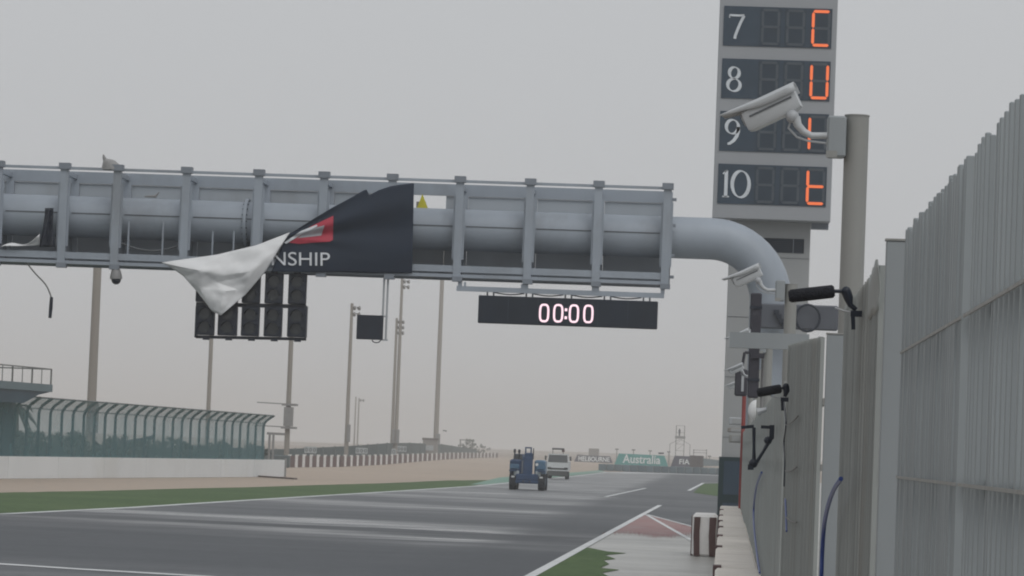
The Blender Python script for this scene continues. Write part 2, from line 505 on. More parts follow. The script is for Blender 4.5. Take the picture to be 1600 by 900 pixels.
# right hand side : pale wet apron, red paint, ragged grass
sheet('pit_apron', M['apron'], [(-4.2, 30), (-4.05, 77), (-3.55, 150), G(1008, 803.5), G(1092, 826), (-.1, G(1110, 830)[1]), (-.1, 30)], .002)
rr_ = [(-3.6, 150), G(1008, 803.5), G(1079, 823.5), G(1092, 826)]
for k in range(220):                       # paint worn away in a frayed lower border
    px = 1092 - 152 * k / 219
    rr_.append(G(px, 836 + (4 if k % 2 else -4) * random.uniform(.1, 1.2) + 3 * math.sin(px * .05)))
sheet('red_runoff', M['redpaint'], rr_, .010)
gr = [G(838, 900.5), G(915, 855.5), G(928, 858), G(948, 862), G(979, 865), G(945, 868), G(962, 874), G(943, 876), G(952, 882), G(938, 888), G(968, 891), G(940, 896), G(955, 903), G(900, 930), (-4.0, 60), (-4.1, 70)]
structure(MB().poly(lay(gr, .014)).build('grass_patch', M['grass']))
structure(MB().poly(lay([G(1083, 770), G(1099, 756), G(1125, 755.4), G(1170, 757), G(1170, 781), G(1125, 776)], .012)).build('grass_island', M['grass']))
# painted lines are parts of the track
def ribbon(name, pts, wid, z, vert=False):
    A, B = [], []
    n = len(pts)
    for i, p in enumerate(pts):
        a, b = pts[max(i - 1, 0)], pts[min(i + 1, n - 1)]
        d = Vector((b[0] - a[0], b[1] - a[1])).normalized()
        nr = Vector((-d.y, d.x)) * wid / 2
        A.append((p[0] + nr.x, p[1] + nr.y, z)); B.append((p[0] - nr.x, p[1] - nr.y, z))
    return MB().strip(A, B).build(name, M['line'], track)
ORG[track.name] = Vector()
ribbon('edge_line', [(x + .2, y) for x, y in LE], .42, .016)
ribbon('edge_line', [(x - .02, y) for x, y in RE[:4]], .24, .022)
ribbon('edge_line', [(p[0], p[1]) for p in (G(1076, 767), G(1099, 755), G(1125, 754.5), G(1165, 756.5))], .28, .022)
ribbon('edge_line', [(p[0], p[1]) for p in (G(946, 738.3), G(1010, 739.5), G(1125, 743), G(1180, 745))], 5.0, .022)
ribbon('dashed_line', [(p[0], p[1]) for p in (G(946, 776.5), G(1009, 763))], .24, .016)
ribbon('chevron_line', [(p[0], p[1]) for p in (G(1008, 803.5), G(1092, 826))], .14, .018)
ribbon('chevron_line', [(p[0], p[1]) for p in (G(1008, 803.5), G(1084, 847))], .16, .018)
ribbon('grid_line', [(p[0], p[1]) for p in (G(-60, 878.5), G(0, 882), G(120, 890), G(330, 902))], .55, .016)

# ---- pit wall the photographer leans over: concrete lengths with red corner marks
pw = thing('pit_wall', (.2, 60, 0), 'long low pit wall of cream concrete lengths running along under the grey fence', 'wall')
joints = [12, 21, 30, 36.5, 44.2, 54, 61.5, 69, 75.4, 82.4, 91, 98.6]
for k in range(len(joints) - 1):
    y0, y1 = joints[k] + .1, joints[k + 1] - .1
    dx = random.uniform(-.012, .012)
    m_ = MB().bev((.205 + dx, (y0 + y1) / 2, .70), (.55, y1 - y0, 1.40), .03)
    o = m_.build('wall_block', M['conc'], pw)
    q = MB().span((-.085 + dx, y0 - .02, 1.02), (.02 + dx, y0 + .55, 1.415)).build('corner_mark', M['redb'], o)
    MB().span((.0, joints[k + 1] - .09, 0), (.4, joints[k + 1] + .09, 1.34)).build('joint_filler', M['redb'], pw)

# ---- tyre barrier end beside the wall
tb0, tb1 = P(1080, 868, 97), P(1119, 870, 97)
tb = thing('tyre_barrier', (tb0.x + .35, 98, 0), 'short white belted barrier block with dark red stripes beside the pit wall', 'barrier')
topz = P(1099, 804, 97).z
MB().bev(((tb0.x + tb1.x) / 2, 98.6, topz / 2), (tb1.x - tb0.x, 3.2, topz), .07).build('block', M['whiteb'], tb)
for a, b_ in ((1084, 1094), (1108, 1119)):
    xa, xb = P(a, 835, 97).x, P(b_, 835, 97).x
    pts = [(xa, 96.97, topz - .07), (xb, 96.97, topz - .07), (xb - .02, 96.97, topz * .6), (xb + .0, 96.97, .02), (xa + .02, 96.97, .02), (xa - .01, 96.97, topz * .5)]
    MB().prism(pts, (0, .05, 0)).build('stripe', M['redw'], tb)
for yy in (97.5, 98.5, 99.5):
    MB().span((tb0.x - .03, yy, .02), (tb0.x + .03, yy + .45, topz - .07)).build('stripe', M['redw'], tb)

# ================================================================== NEAR FENCE ON THE PIT WALL
FX = .48; FT = CAM_H + .635; FB = 1.40
def fence_section(y0, y1, label, step, mtl, group=None, rails=(CAM_H + .30, CAM_H - .045, FB + .12), joined=False, gaps=(), bar_w=.010, lat=.017, jitter=.012, strip=False, rise=None):
    t = thing('pit_fence', (FX, y0, FB), label, 'fence', group)
    n = int((y1 - y0) / step)
    if joined:
        m_ = MB()
        for k in range(n):
            y = y0 + (k + .5) * step
            tp = FT + random.uniform(-.006, .006) + (rise((y - y0) / (y1 - y0)) if rise else 0)
            m_.box((FX + lat / 2 + random.uniform(-.002, .002), y, (tp + FB) / 2), (lat, bar_w, tp - FB))
        tag(m_.build('bar_row', mtl, t), None, kind='stuff')
    else:
        ref = None; slip = -.3 if step > .09 else 0
        for k in range(n):
            if k in gaps: continue
            y = y0 + (k + .5) * step + slip
            if step > .09 and k in (4, 9, 11, 17): slip += .06; y += .06
            c = Vector((FX + lat / 2 + random.uniform(-.0022, .0022), y, (FT + FB) / 2))
            if ref is None:
                ref = MB().bev(tuple(ORG[t.name]), (lat, bar_w, FT - FB), .002).build('bar', mtl, t)
                o = ref
            else:
                o = inst(ref, t, (0, 0, 0))
            o.location = c - ORG[t.name] + Vector((0, 0, random.uniform(-jitter, jitter)))
            o.rotation_euler = (random.uniform(-.002, .002), random.uniform(-.0012, .0012), random.uniform(-.15, .15))
    for z in rails:
        MB().box((FX + lat + .012, (y0 + y1) / 2, z), (.02, y1 - y0, .035)).build('rail', M['rail'], t)
        if strip: MB().box((FX - .0015, (y0 + y1) / 2, z + .004), (.003, y1 - y0, .007)).build('rail_strip', M['rail'], t)
    return t
fence_section(5.0, 7.25, 'nearest grey bar fence panel at the right edge, sky slits between its bars', .1, M['fence'], gaps=(), lat=.0122, strip=True)
fence_section(7.33, 9.84, 'grey bar fence panel with rust specks left of the nearest panel', .062, M['fence'], lat=.02, bar_w=.012, strip=True)
fence_section(11.42, 14.85, 'dusty brownish fence panel just right of the tall camera pole', .03, M['fence2'], joined=True, lat=.02, bar_w=.020)
fence_section(18.4, 28.4, 'grey fence panel under the bracket beam, rising to meet it', .04, M['fence2'], joined=True, lat=.02, bar_w=.03, rise=lambda u: -.0 + .27 * u)
fence_section(29.0, 58, 'distant fence panel seen edge on behind the black boom arms', .08, M['fence2'], joined=True, lat=.02, bar_w=.05)
fence_section(58.3, 98, 'farthest fence panel ending at the leaderboard tower base', .12, M['fence2'], joined=True, lat=.02, bar_w=.08)
def fpost(y, wd, label, top, x=None):
    t = thing('fence_post', (FX, y, FB), label, 'post', 'posts of the pit wall fence')
    xx = FX + wd / 2 - .005 if x is None else x
    MB().bev((xx, y, (FB + top) / 2), (wd, .05, top - FB), .003).build('post', M['postm'], t)
    MB().box((xx, y, top + .003), (wd + .006, .056, .006)).build('cap', M['rail'], t)
    MB().box((xx, y - .045, FB + .006), (wd + .06, .14, .012)).build('base_plate', M['rail'], t)
    for z in (CAM_H + .28, CAM_H - .06, CAM_H - .5):
        MB().box((FX + .03, y + .034, z), (.03, .02, .03)).build('hinge', M['rail'], t)
    return t
fpost(10.25, .060, 'flat grey fence post right of the dusty fence panel', FT + .005, .477)
fpost(15.4, .082, 'wide flat grey fence post left of the dusty fence panel', FT - .09, .468)

# torn cap peeling from the dusty panel
tc_ = []
def cap_fn(u, v):
    y = 11.40 + .75 * u
    return (FX - .004 + .007 * math.sin(3.1 * u + 4 * v) * (1 - u), y, FT - .15 + .165 * v * (1 - .2 * u ** 2) + .006 * math.sin(14 * u))
tag(MB().grid(cap_fn, 12, 5).build('torn_sheet', M['fence2'], None, True, .004), 'torn dusty capping sheet peeling from the top of the brownish fence panel', 'sheet')

# ---- blue hose and thin cables on the fence
def wire(name, pts, r, mtl, label, cat, group=None, n=8):
    P3 = [Vector(p) for p in pts]; out = []
    for i in range(len(P3) - 1):
        p0 = P3[max(i - 1, 0)]; p1 = P3[i]; p2 = P3[i + 1]; p3 = P3[min(i + 2, len(P3) - 1)]
        for j in range(6):
            t = j / 6
            out.append(.5 * ((2 * p1) + (p2 - p0) * t + (2 * p0 - 5 * p1 + 4 * p2 - p3) * t * t + (3 * p1 - p0 - 3 * p2 + p3) * t ** 3))
    out.append(P3[-1])
    return tag(MB().tube(out, r, n).build(name, mtl, None, True), label, cat, group)
def onf(px, py, dx=-.02):
    """point on the plane of the fence"""
    d = ray(px, py); t = (FX + dx) / d.x
    return Vector((0, 0, CAM_H)) + d * t
def bend(pts, X0): return [onf(px, py, X0 - FX) for px, py in pts]
wire('blue_hose', bend([(1281, 940), (1283.5, 900), (1285, 860), (1288, 820), (1294, 790), (1303, 765), (1314, 748)], .412), .0085, M['hose'], 'bright blue hose hanging down the face of the grey fence', 'hose')
wire('blue_hose', bend([(1229, 830), (1228, 800), (1227, 780)], .455), .007, M['hose'], 'short thin blue hose end far down the fence', 'hose')
wire('blue_hose', bend([(1187, 895), (1182, 860), (1178, 820), (1178, 790), (1182, 760), (1190, 738)], .44), .013, M['hose'], 'dark blue hose hanging low on the distant fence beside the pit wall', 'hose')
wire('cable', bend([(1225, 760), (1226, 720), (1225, 690), (1228, 660), (1224, 620)], .455), .006, M['black'], 'thin black cable running down below the distant black microphone', 'cable')
for k, (a, b_, Y_) in enumerate((((1228, 664), (1247, 650), .455), ((1227, 736), (1245, 730), .455), ((1228, 808), (1245, 816), .455))):
    wire('cable_tie', bend([a, ((a[0] + b_[0]) / 2, (a[1] + b_[1]) / 2 + 3), b_], Y_), .005, M['cable'], ('loose cable tie high on the fence below the black microphone', 'pale cable tie at mid height on the fence post', 'lowest pale cable tie near the foot of the fence')[k], 'cable tie', 'cable ties on the fence')

# ---- camera poles with surveillance cameras, every 15.6 m
PY0, PXC = 15.7, .537
def make_pole():
    t = thing('camera_pole', (PXC, PY0, 0), '', 'pole', 'camera poles behind the pit wall fence')
    top = P(1338, 182, PY0).z
    MB().tube([(PXC, PY0, 0), (PXC, PY0, top)], .0535, 20).build('shaft', M['pole'], t, True)
    MB().tube([(PXC, PY0, top), (PXC, PY0, top + .006)], .056, 20).build('cap', M['rail'], t, True)
    return t
def q(px, py, dy=0.): return P(px, py, PY0 + dy)
def make_cctv():
    base = q(1306, 215)
    t = thing('security_camera', base, '', 'camera', 'security cameras on the fence poles')
    b0, b1 = q(1293, 183), q(1320, 248)
    m_ = MB().bev(((b0.x + b1.x) / 2, PY0 - .03, (b0.z + b1.z) / 2), (b1.x - b0.x, .11, b0.z - b1.z), .008)
    jb = m_.build('junction_box', M['postm'], t)
    MB().box(((b0.x + b1.x) / 2 - .02, PY0 - .088, b1.z + .012), (.05, .006, .03)).build('cover', M['rail'], jb)
    # arm
    arm = [q(1295, 212, -.06), q(1268, 212, -.06), q(1256, 206, -.06), q(1247, 196, -.06), q(1243, 184, -.06)]
    MB().tube(arm, [.015, .015, .016, .018, .022], 12).build('arm', M['cctv'], t, True)
    MB().ball(q(1238, 182, -.06), .030, 14).build('joint', M['bracket'], t, True)
    # housing along its axis, nose low on the left and turned towards the photographer
    tail = q(1245, 149, -.03); nose = q(1164, 187, .01)
    ax = (nose - tail).normalized()
    side = ax.cross(Vector((0, 0, 1))).normalized(); up = side.cross(ax)
    rot = Matrix((ax, side, up)).transposed()
    L = (nose - tail).length
    prof = [(-.050, -.046), (-.040, -.062), (.040, -.062), (.050, -.046), (.050, .026), (.036, .040), (-.036, .040), (-.050, .026)]
    mb = MB(); pts = []
    for a, s_ in ((0, .86), (.03, 1), (L - .02, 1), (L, .9)):
        pts.append([tail + rot @ Vector((a, y * s_, z * s_)) for y, z in prof])
    b = 0
    for r_ in pts: mb.v += r_
    for r_ in range(3):
        for k in range(8):
            k2 = (k + 1) % 8
            mb.f.append([r_ * 8 + k, r_ * 8 + k2, r_ * 8 + 8 + k2, r_ * 8 + 8 + k])
    mb.f.append(list(range(7, -1, -1))); mb.f.append([24 + k for k in range(8)])
    hb = mb.build('housing', M['cctv'], t, True)
    c = nose + ax * .004
    MB().tube([c - ax * .012, c + ax * .006], .030, 16).build('front_ring', M['bracket'], hb, True)
    MB().tube([c - ax * .004, c + ax * .0085], .023, 16).build('lens', M['glass'], hb, True)
    # sunshield: curved hood longer than the housing
    hood_t = [(-.060, .012), (-.058, .040), (-.040, .054), (0, .059), (.040, .054), (.058, .040), (.060, .012)]
    def hood(u, v):
        y, z = hood_t[min(int(round(v * 6)), 6)]
        return tail + rot @ Vector((-.012 + (L + .10) * u, y, .062 - (.062 - z) * (1 - .8 * max(0, u - .45) / .55)))
    sh = MB().grid(hood, 8, 6)
    MB.build(sh, 'sunshield', M['cctv'], t, True, .004)
    for sgn in (-1, 1):
        MB().beam(tail + rot @ Vector((.02, sgn * .0525, -.004)), tail + rot @ Vector((L - .03, sgn * .0525, -.004)), .004, .008).build('clip_rail', M['seam'], hb)
    MB().tube([q(1236, 188, -.06), q(1232, 200, -.05), q(1245, 214, -.05), q(1262, 220, -.06), q(1293, 224, -.06)], .005, 6).build('lead', M['bracket'], t, True)
    return t
pl_labels = ['tall round camera pole nearest the photographer, standing behind the dusty fence panel', 'second camera pole, bare above the slate cabinet', 'third camera pole behind the distant fence', 'fourth camera pole near the dark column', 'farthest thin camera pole']
cc_labels = ['large pale security camera in front of the 9 on the leaderboard', 'second largest security camera in front of the gantry pipe bend', 'third security camera just above the grey bracket beam', 'fourth security camera below the bracket beam', 'smallest and farthest security camera under the fourth one']
pole0, cctv0 = make_pole(), make_cctv()
for k in range(5):
    p_ = pole0 if k == 0 else copy_tree(pole0)
    c_ = cctv0 if k == 0 else copy_tree(cctv0)
    p_['label'] = pl_labels[k]; c_['label'] = cc_labels[k]
    if k:
        p_.location.y += 15.5 * k; c_.location.y += 15.5 * k
        c_.rotation_euler = (0, 0, R((2, -3, 4, -2)[k - 1])); c_.location.x += (-.008, .015, .005, .01)[k - 1]; c_.location.z += (.04, .03, -.02, .01)[k - 1]

# ---- small gear on the fence
def mic(Yd, body, clampp, label, r):
    (ax_, ay), (bx, by) = body
    A, B = P(ax_, ay, Yd), P(bx, by, Yd)
    t = thing('microphone', B, label, 'microphone', 'black trackside microphones')
    d = (B - A).normalized()
    MB().tube([A, A + d * r * .4, A + (B - A) * .5, B - d * r * .3, B], [r * .72, r, r * 1.02, r, r * .7], 14).build('windshield', M['foam'], t, True)
    p_ = [P(x, y, Yd) for x, y in clampp]
    MB().tube([B] + p_[:1], r * .28, 8).build('stem', M['black'], t, True)
    MB().ball(p_[0], r * .75, 10).build('knuckle', M['black'], t, True)
    MB().tube(p_, [r * .75, r * .7, r * .42, r * .35][:len(p_)], 8).build('arm', M['black'], t, True)
    c = p_[-1]
    MB().box(c + Vector((.0, 0, -r * .6)), (r * 1.7, r * 1.5, r * .9)).build('clamp', M['black'], t)
    MB().beam(c + Vector((-r * .5, -.01, -r)), c + Vector((-r * .35, -.01, -r * 3.0)), r * .6, r * .6).build('clamp_screw', M['black'], t)
    MB().tube([c + Vector((-r * .2, 0, -r * .5)), c + Vector((-r * 1.8, 0, -r * .25)), c + Vector((-r * 3.2, 0, r * .2))], r * .16, 6).build('clamp_lever', M['bracket'], t, True)
    return t
mic(12.7, ((1232, 463), (1304, 455)), [(1322, 455), (1326, 466), (1329, 477), (1338, 484)], 'large black foam covered microphone reaching left from the dusty fence panel', .024)
mic(26, ((1183, 614), (1221, 607)), [(1228, 604), (1229, 611), (1227, 617), (1226, 620)], 'small distant black microphone below the bracket beam', .034)
# bracket beam reaching over the wall
bb = thing('bracket_beam', P(1238, 532, 30), 'pale grey square beam jutting over the wall from the second camera pole', 'beam')
a, b_ = P(1140, 531, 30), P(1264, 535, 30)
MB().beam(a, b_, .12, .133).build('beam', M['postm'], bb)
MB().box(a + Vector((-.004, 0, 0)), (.008, .13, .14)).build('end_plate', M['bracket'], bb)
MB().box(P(1242, 535, 30.3), (.14, .5, .03)).build('mount', M['rail'], bb)
# dark column and its cloth pocket
dc0 = P(1182, 458, 61)
dc = thing('dark_column', (dc0.x, 61, 0), 'dark upright speaker column rising behind the security cameras', 'column')
dcb = P(1180, 622, 61).z
MB().bev((dc0.x, 61, (dc0.z + dcb) / 2), (.19, .16, dc0.z - dcb), .02).build('column', M['purple'], dc)
MB().tube([(FX + .14, 61.1, 0), (FX + .14, 61.1, dcb + 1)], .04, 8).build('stand_tube', M['lamp'], dc)
MB().beam((dc0.x, 61.1, dcb + .9), (FX + .14, 61.1, dcb + .9), .06, .06).build('stand_arm', M['lamp'], dc)
for z in (dc0.z - .25, dc0.z - .85, dc0.z - 1.5):
    MB().box((dc0.x, 60.985, z), (.21, .17, .05)).build('band', M['black'], dc)
MB().box(P(1188, 556, 60.9), (.34, .05, .09)).build('cross_arm', M['purple'], dc)
sp0 = P(1158, 598, 72)
spk = thing('loudspeaker', sp0, 'small dark box loudspeaker hanging left of the dark column', 'loudspeaker')
MB().bev(sp0, (.26, .2, .55), .03).build('cabinet', M['purple'], spk)
MB().box(sp0 + Vector((.03, -.105, -.02)), (.05, .01, .32)).build('grille_badge', M['bracket'], spk)
MB().tube([sp0 + Vector((0, 0, .25)), sp0 + Vector((.05, 0, .62))], .03, 8).build('hanger', M['purple'], spk)
MB().tube([sp0 + Vector((.05, 0, .62)), Vector((FX + .05, 72, sp0.z + .62))], .03, 8).build('hanger', M['purple'], spk)
# white dish
dz = P(1179, 641, 42)
dsh = thing('dish_antenna', dz, 'small white rounded dish fixed to the distant fence', 'antenna')
MB().grid(lambda u, v: dz + Vector(((-.105) * math.cos(u * 1.45) + .03, .07 * math.sin(v * 6.2832) * math.sin(u * 1.45), .125 * math.cos(v * 6.2832) * math.sin(u * 1.45))), 8, 18).build('dish', M['dome'], dsh, True, .006)
MB().tube([dz + Vector((.03, 0, -.02)), dz + Vector((.10, 0, .0)), dz + Vector((.26, .0, .05))], [.05, .03, .02], 8).build('mount', M['bracket'], dsh, True)
# folded black boom arms
bm = thing('boom_arm', P(1178, 727, 33), 'black folding boom arms forming a V on the distant fence', 'boom arm')
Yb = 33
MB().tube([P(1178, 668, Yb), P(1178, 700, Yb), P(1178, 722, Yb)], [.017, .014, .02], 8).build('arm', M['black'], bm, True)
MB().tube([P(1206, 682, Yb), P(1193, 705, Yb), P(1181, 724, Yb)], [.023, .014, .017], 8).build('arm', M['black'], bm, True)
MB().ball(P(1177, 724, Yb), .044, 10).build('knuckle', M['black'], bm, True)
MB().box(P(1173, 730, Yb), (.055, .055, .05)).build('clamp', M['black'], bm)
MB().box(P(1206, 675, Yb), (.045, .045, .13)).build('clamp', M['black'], bm)
MB().beam(P(1158, 668, Yb), P(1178, 666, Yb), .03, .03).build('cross_bar', M['black'], bm)
MB().beam(P(1189, 667, Yb), P(1207, 668, Yb), .03, .03).build('cross_bar', M['black'], bm)
MB().ball(P(1200, 688, Yb), .04, 8).build('knob', M['black'], bm, True)
# pale stacked boxes by the tower
for k, (x0, y0, x1, y1, m_, lb) in enumerate(((1139, 652, 1163, 664, 'bracket', 'upper pale grey box fixed beside the tower foot'), (1137, 668, 1160, 676, 'hut', 'beige middle box beside the tower foot'), (1139, 679, 1158, 692, 'pole', 'lower brownish box beside the tower foot'))):
    A, B = P(x0, y0, 96), P(x1, y1, 96)
    t = thing('control_box', (A.x, 96, B.z), lb, 'box', 'boxes beside the tower foot')
    MB().bev((A + B) / 2 + Vector((0, .1, 0)), (B.x - A.x, .3, A.z - B.z), .02).build('case', M[m_], t)
    MB().box((A + B) / 2 + Vector((.03, -.055, 0)), ((B.x - A.x) * .7, .012, (A.z - B.z) * .7)).build('lid', M['alu2'], t)
rp = P(1160, 700, 95)
tag(MB().tube([(rp.x, 95, 0), (rp.x, 95, P(1160, 600, 95).z)], .055, 10).build('red_pipe', M['redpipe'], None, True), 'thin red upright pipe beside the dark green tower door', 'pipe')

# ================================================================== GANTRY
GY, GYB, GYP = 106.0, 107.9, 106.95
gt = thing('gantry', (1.13, GYP, 0), 'grey tubular start gantry with a boxed frame spanning the whole track', 'gantry')
pz = 9.36; pr = .635
path = [(-32.0, GYP, pz)]
cx, cz, br = -.62, pz - 1.85, 1.85
path += [(-25, GYP, pz), (-12, GYP, pz), (-2, GYP, pz)]
for k in range(0, 13):
    a_ = math.pi / 2 * (1 - k / 12)
    path.append((cx + br * math.cos(a_), GYP, cz + br * math.sin(a_)))
path += [(cx + br, GYP, 4), (cx + br, GYP, 0)]
left = [(-32.0 - br * math.sin(math.pi / 2 * k / 10), GYP, cz + br * math.cos(math.pi / 2 * k / 10)) for k in range(1, 11)][::-1]
path = [(-32 - br, GYP, 0)] + left + path
MB().tube(path, pr, 48).build('pipe', M['gantry'], gt, True)
FZ0, FZ1 = 7.86, 10.80
pxs = [97, 180, 288, 401, 503, 610, 716, 826, 933, 1041]
posts = [P(x, 370, GY).x for x in pxs]
bay = (posts[-1] - posts[0]) / 9
allposts = [posts[0] - bay * k for k in range(5, 0, -1)] + posts
xL, xR = allposts[0], posts[-1]
# pipe seam and flanges
for k in range(len(allposts) - 1):
    MB().span((allposts[k] + .2, GYP - pr - .012, pz + .06), (allposts[k + 1] - .2, GYP - pr + .03, pz + .09)).build('seam', M['seam'], gt)
for x in (P(386, 355, GYP).x,):
    MB().tube([(x - .05, GYP, pz), (x + .05, GYP, pz)], pr + .10, 40).build('flange', M['gantry'], gt, True)
    for k in range(10):
        a_ = R(95 + 17 * k)
        MB().tube([(x - .08, GYP + math.cos(a_) * (pr + .05), pz + math.sin(a_) * (pr + .05)), (x + .08, GYP + math.cos(a_) * (pr + .05), pz + math.sin(a_) * (pr + .05))], .025, 6).build('bolt', M['seam'], gt)
for i, x in enumerate(allposts):
    o = MB().box((x, GY, (FZ0 + FZ1) / 2), (.24, .16, FZ1 - FZ0)).box((x, GY + .03, (FZ0 + FZ1) / 2 + .05), (.36, .05, 1.95)).build('post', M['gantry'], gt)
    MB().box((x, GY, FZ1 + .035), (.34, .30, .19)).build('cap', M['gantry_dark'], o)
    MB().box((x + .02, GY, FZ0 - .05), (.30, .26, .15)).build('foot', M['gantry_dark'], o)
    MB().box((x, GYB, (FZ0 + FZ1) / 2), (.24, .16, FZ1 - FZ0)).build('back_post', M['gantry'], gt)
    MB().span((x - .06, GY + .09, FZ0 + .04), (x + .06, GYB - .09, FZ0 + .2)).build('cross_tie', M['gantry_dark'], gt)
    MB().span((x - .06, GY + .09, FZ1 - .22), (x + .06, GYB - .09, FZ1 - .08)).build('cross_tie', M['gantry'], gt)
    # saddle holding the pipe
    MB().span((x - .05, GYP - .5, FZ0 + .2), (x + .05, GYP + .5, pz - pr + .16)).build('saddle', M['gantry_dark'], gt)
MB().span((xL, GY - .05, FZ1 - .06), (xR + .1, GY + .05, FZ1 + .02)).build('top_rail', M['gantry'], gt)
MB().span((xL, GYB - .07, FZ1 - .34), (xR + .1, GYB + .07, FZ1 + .02)).build('back_beam', M['gantry'], gt)
MB().span((xL, GY - .06, FZ0), (xR + .06, GY + .06, FZ0 + .10)).build('bottom_beam', M['gantry'], gt)
MB().span((xL, GY - .045, FZ0 + .16), (xR + .06, GY + .045, FZ0 + .36)).build('kick_plate', M['gantry'], gt)
MB().span((xL, GYB - .07, FZ0), (xR + .06, GYB + .07, FZ0 + .36)).build('bottom_beam', M['gantry'], gt)
for k in range(len(allposts) - 1):
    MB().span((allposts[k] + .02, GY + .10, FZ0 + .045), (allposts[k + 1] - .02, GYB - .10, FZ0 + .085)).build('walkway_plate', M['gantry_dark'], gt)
# back sheets (one is mostly missing behind the banner)
hole_bay = next(k for k in range(len(allposts) - 1) if abs(allposts[k] - posts[5]) < .01)
for k in range(len(allposts) - 1):
    x0, x1 = allposts[k] + .13, allposts[k + 1] - .13
    if k == hole_bay:
        MB().span((x0, GYB + .0, FZ0 + .38), (P(697, 315, GYB).x - .01, GYB + .03, pz + .1)).build('back_sheet', M['sheet'], gt)
        x0 = P(697, 315, GYB).x
    MB().span((x0, GYB + .0, FZ0 + .38), (x1, GYB + .03, FZ1 - .35)).build('back_sheet', M['sheet'], gt)
# stubs at the right end
for z in (FZ1 - .35, pz + .3, pz - .6, FZ0 + .25):
    MB().box((xR + .2, GY + .1, z), (.14, .12, .09)).build('stub', M['gantry_dark'], gt)
# small uprights under the pipe on the left bays
for px in (200, 254, 332, 365):
    p_ = P(px, 370, GY + .15)
    MB().tube([(p_.x, GY + .2, FZ0 + .1), (p_.x, GY + .2, P(px, 345 + (px > 300) * 16, GY).z)], .03, 6).build('prop', M['gantry'], gt)
# sagging dark tubes standing in for the shaded lower edge of the pipe
for k in (6, 8):
    x0, x1 = allposts[k] + .1, allposts[k + 1] - .1
    MB().tube([(x0 + (x1 - x0) * t / 8, GY + .28, FZ0 + .72 - .22 * math.sin(math.pi * t / 8)) for t in range(9)], .03, 6).build('pipe_shade_tube', M['seam'], gt, True)
# cabinet on the leg with coiled lead
cb0, cb1 = P(1189, 474, 105.6), P(1309, 517, 105.6)
cab = MB().bev(((cb0.x + cb1.x) / 2, 105.7, (cb0.z + cb1.z) / 2), (cb1.x - cb0.x, .5, cb0.z - cb1.z), .04).build('leg_cabinet', M['darkbox'], gt)
cc = P(1262, 497, 105.3)
MB().tube([cc + Vector((.36 * math.cos(a / 20 * 6.283), -.02 * (a % 2), .40 * math.sin(a / 20 * 6.283))) for a in range(21)], .035, 6).build('coiled_lead', M['black'], cab, True)
for k in range(4):
    MB().box(P(1213 + 4 * k, 488 + 7 * k, 105.38), (.16, .12, .15)).build('connector', M['black'], cab)

# left end bits: dark strip and white rags
tag(MB().grid(lambda u, v: P(77 - 3 * v + (13 + 12 * v ** 2) * (u - .5), 325 + 61 * v, GY - .12 + .06 * math.sin(9 * u + 4 * v)), 6, 12).build('cloth_strip', M['black'], None, True, .01), 'dark torn cloth strip hanging on the gantry beside the leftmost frame post', 'cloth')
def rag_fn(u, v):
    px = 2 + 60 * u; py = 385 - (15 * u ** 2 + 4 * math.sin(7 * u)) * v - 2 * u
    return P(px, py, GY - .12 - .1 * math.sin(5 * u + 3 * v))
tag(MB().grid(rag_fn, 16, 5).build('white_rag', M['bannerw'], None, True, .012), 'scrap of torn white banner lying on the walkway at the left end', 'cloth')
wire('hanging_cable', [P(38, 406, GY), P(54, 426, GY), P(70, 443, GY), P(77, 456, GY), P(80, 466, GY), P(79.5, 476, GY)], .022, M['cable'], 'broken cable dangling under the left end of the gantry', 'cable')
tag(MB().tube([P(80.5, 464, GY - .02), P(79.5, 480, GY), P(78, 497, GY)], [.05, .06, .05], 8).build('cable_plug', M['black'], None, True), 'black plug at the end of the dangling cable', 'plug')
# dome camera
dm = P(181, 428, GY)
dmo = thing('dome_camera', dm, 'small round dome camera hanging below the gantry walkway', 'camera')
MB().tube([P(180, 408, GY), P(181, 416, GY)], .05, 10).build('stem', M['bracket'], dmo, True)
MB().tube([P(181.3, y, GY) for y in (414, 418, 424, 432, 436)], [.07, .10, .15, .185, .19], 16).build('housing', M['lamp'], dmo, True)
MB().ball(P(181.5, 437, GY), .15, 14).build('bubble', M['black'], dmo, True)
MB().tube([P(184, 408, GY), P(186, 416, GY), P(185.5, 428, GY)], .02, 6).build('lead', M['bracket'], dmo, True)
# wrapped lump on the top rail
def lump(u, v):
    a_ = math.pi * u
    px = 159 + 32 * v
    hh_ = lerp_h(v) * (1 + .05 * math.sin(9 * v + 4 * u))
    return P(px, 264.5 - hh_ * math.sin(a_) ** .6, GY + .1 - .26 * math.cos(a_) * (.55 + .45 * math.sin(math.pi * v)))
def lerp_h(v):
    tb_ = [(0, 2), (.06, 12), (.15, 17), (.3, 17.5), (.45, 16), (.65, 13), (.85, 8), (1, 2)]
    for (a, b), (c, d) in zip(tb_, tb_[1:]):
        if v <= c: return b + (d - b) * (v - a) / (c - a)
    return 2
lo = thing('wrapped_lamp', P(174, 262, GY), 'grey cloth wrapped lump with a short spike on top of the gantry', 'lamp')
MB().grid(lump, 14, 20).build('wrap', M['cloth_grey'], lo, True)
MB().tube([P(165, 252, GY + .05), P(162.5, 246, GY + .05), P(161.5, 241.5, GY + .05)], [.07, .05, .02], 8).build('spike', M['lamp'], lo, True)
# torn strip flicking up from the pipe
tag(MB().tube([P(226, 307, GY - .05), P(243, 307, GY - .05), P(249, 300, GY - .05)], [.02, .05, .012], 6).build('torn_strip', M['lamp'], None, True), 'small dark torn strip sticking up above the gantry pipe', 'strip')
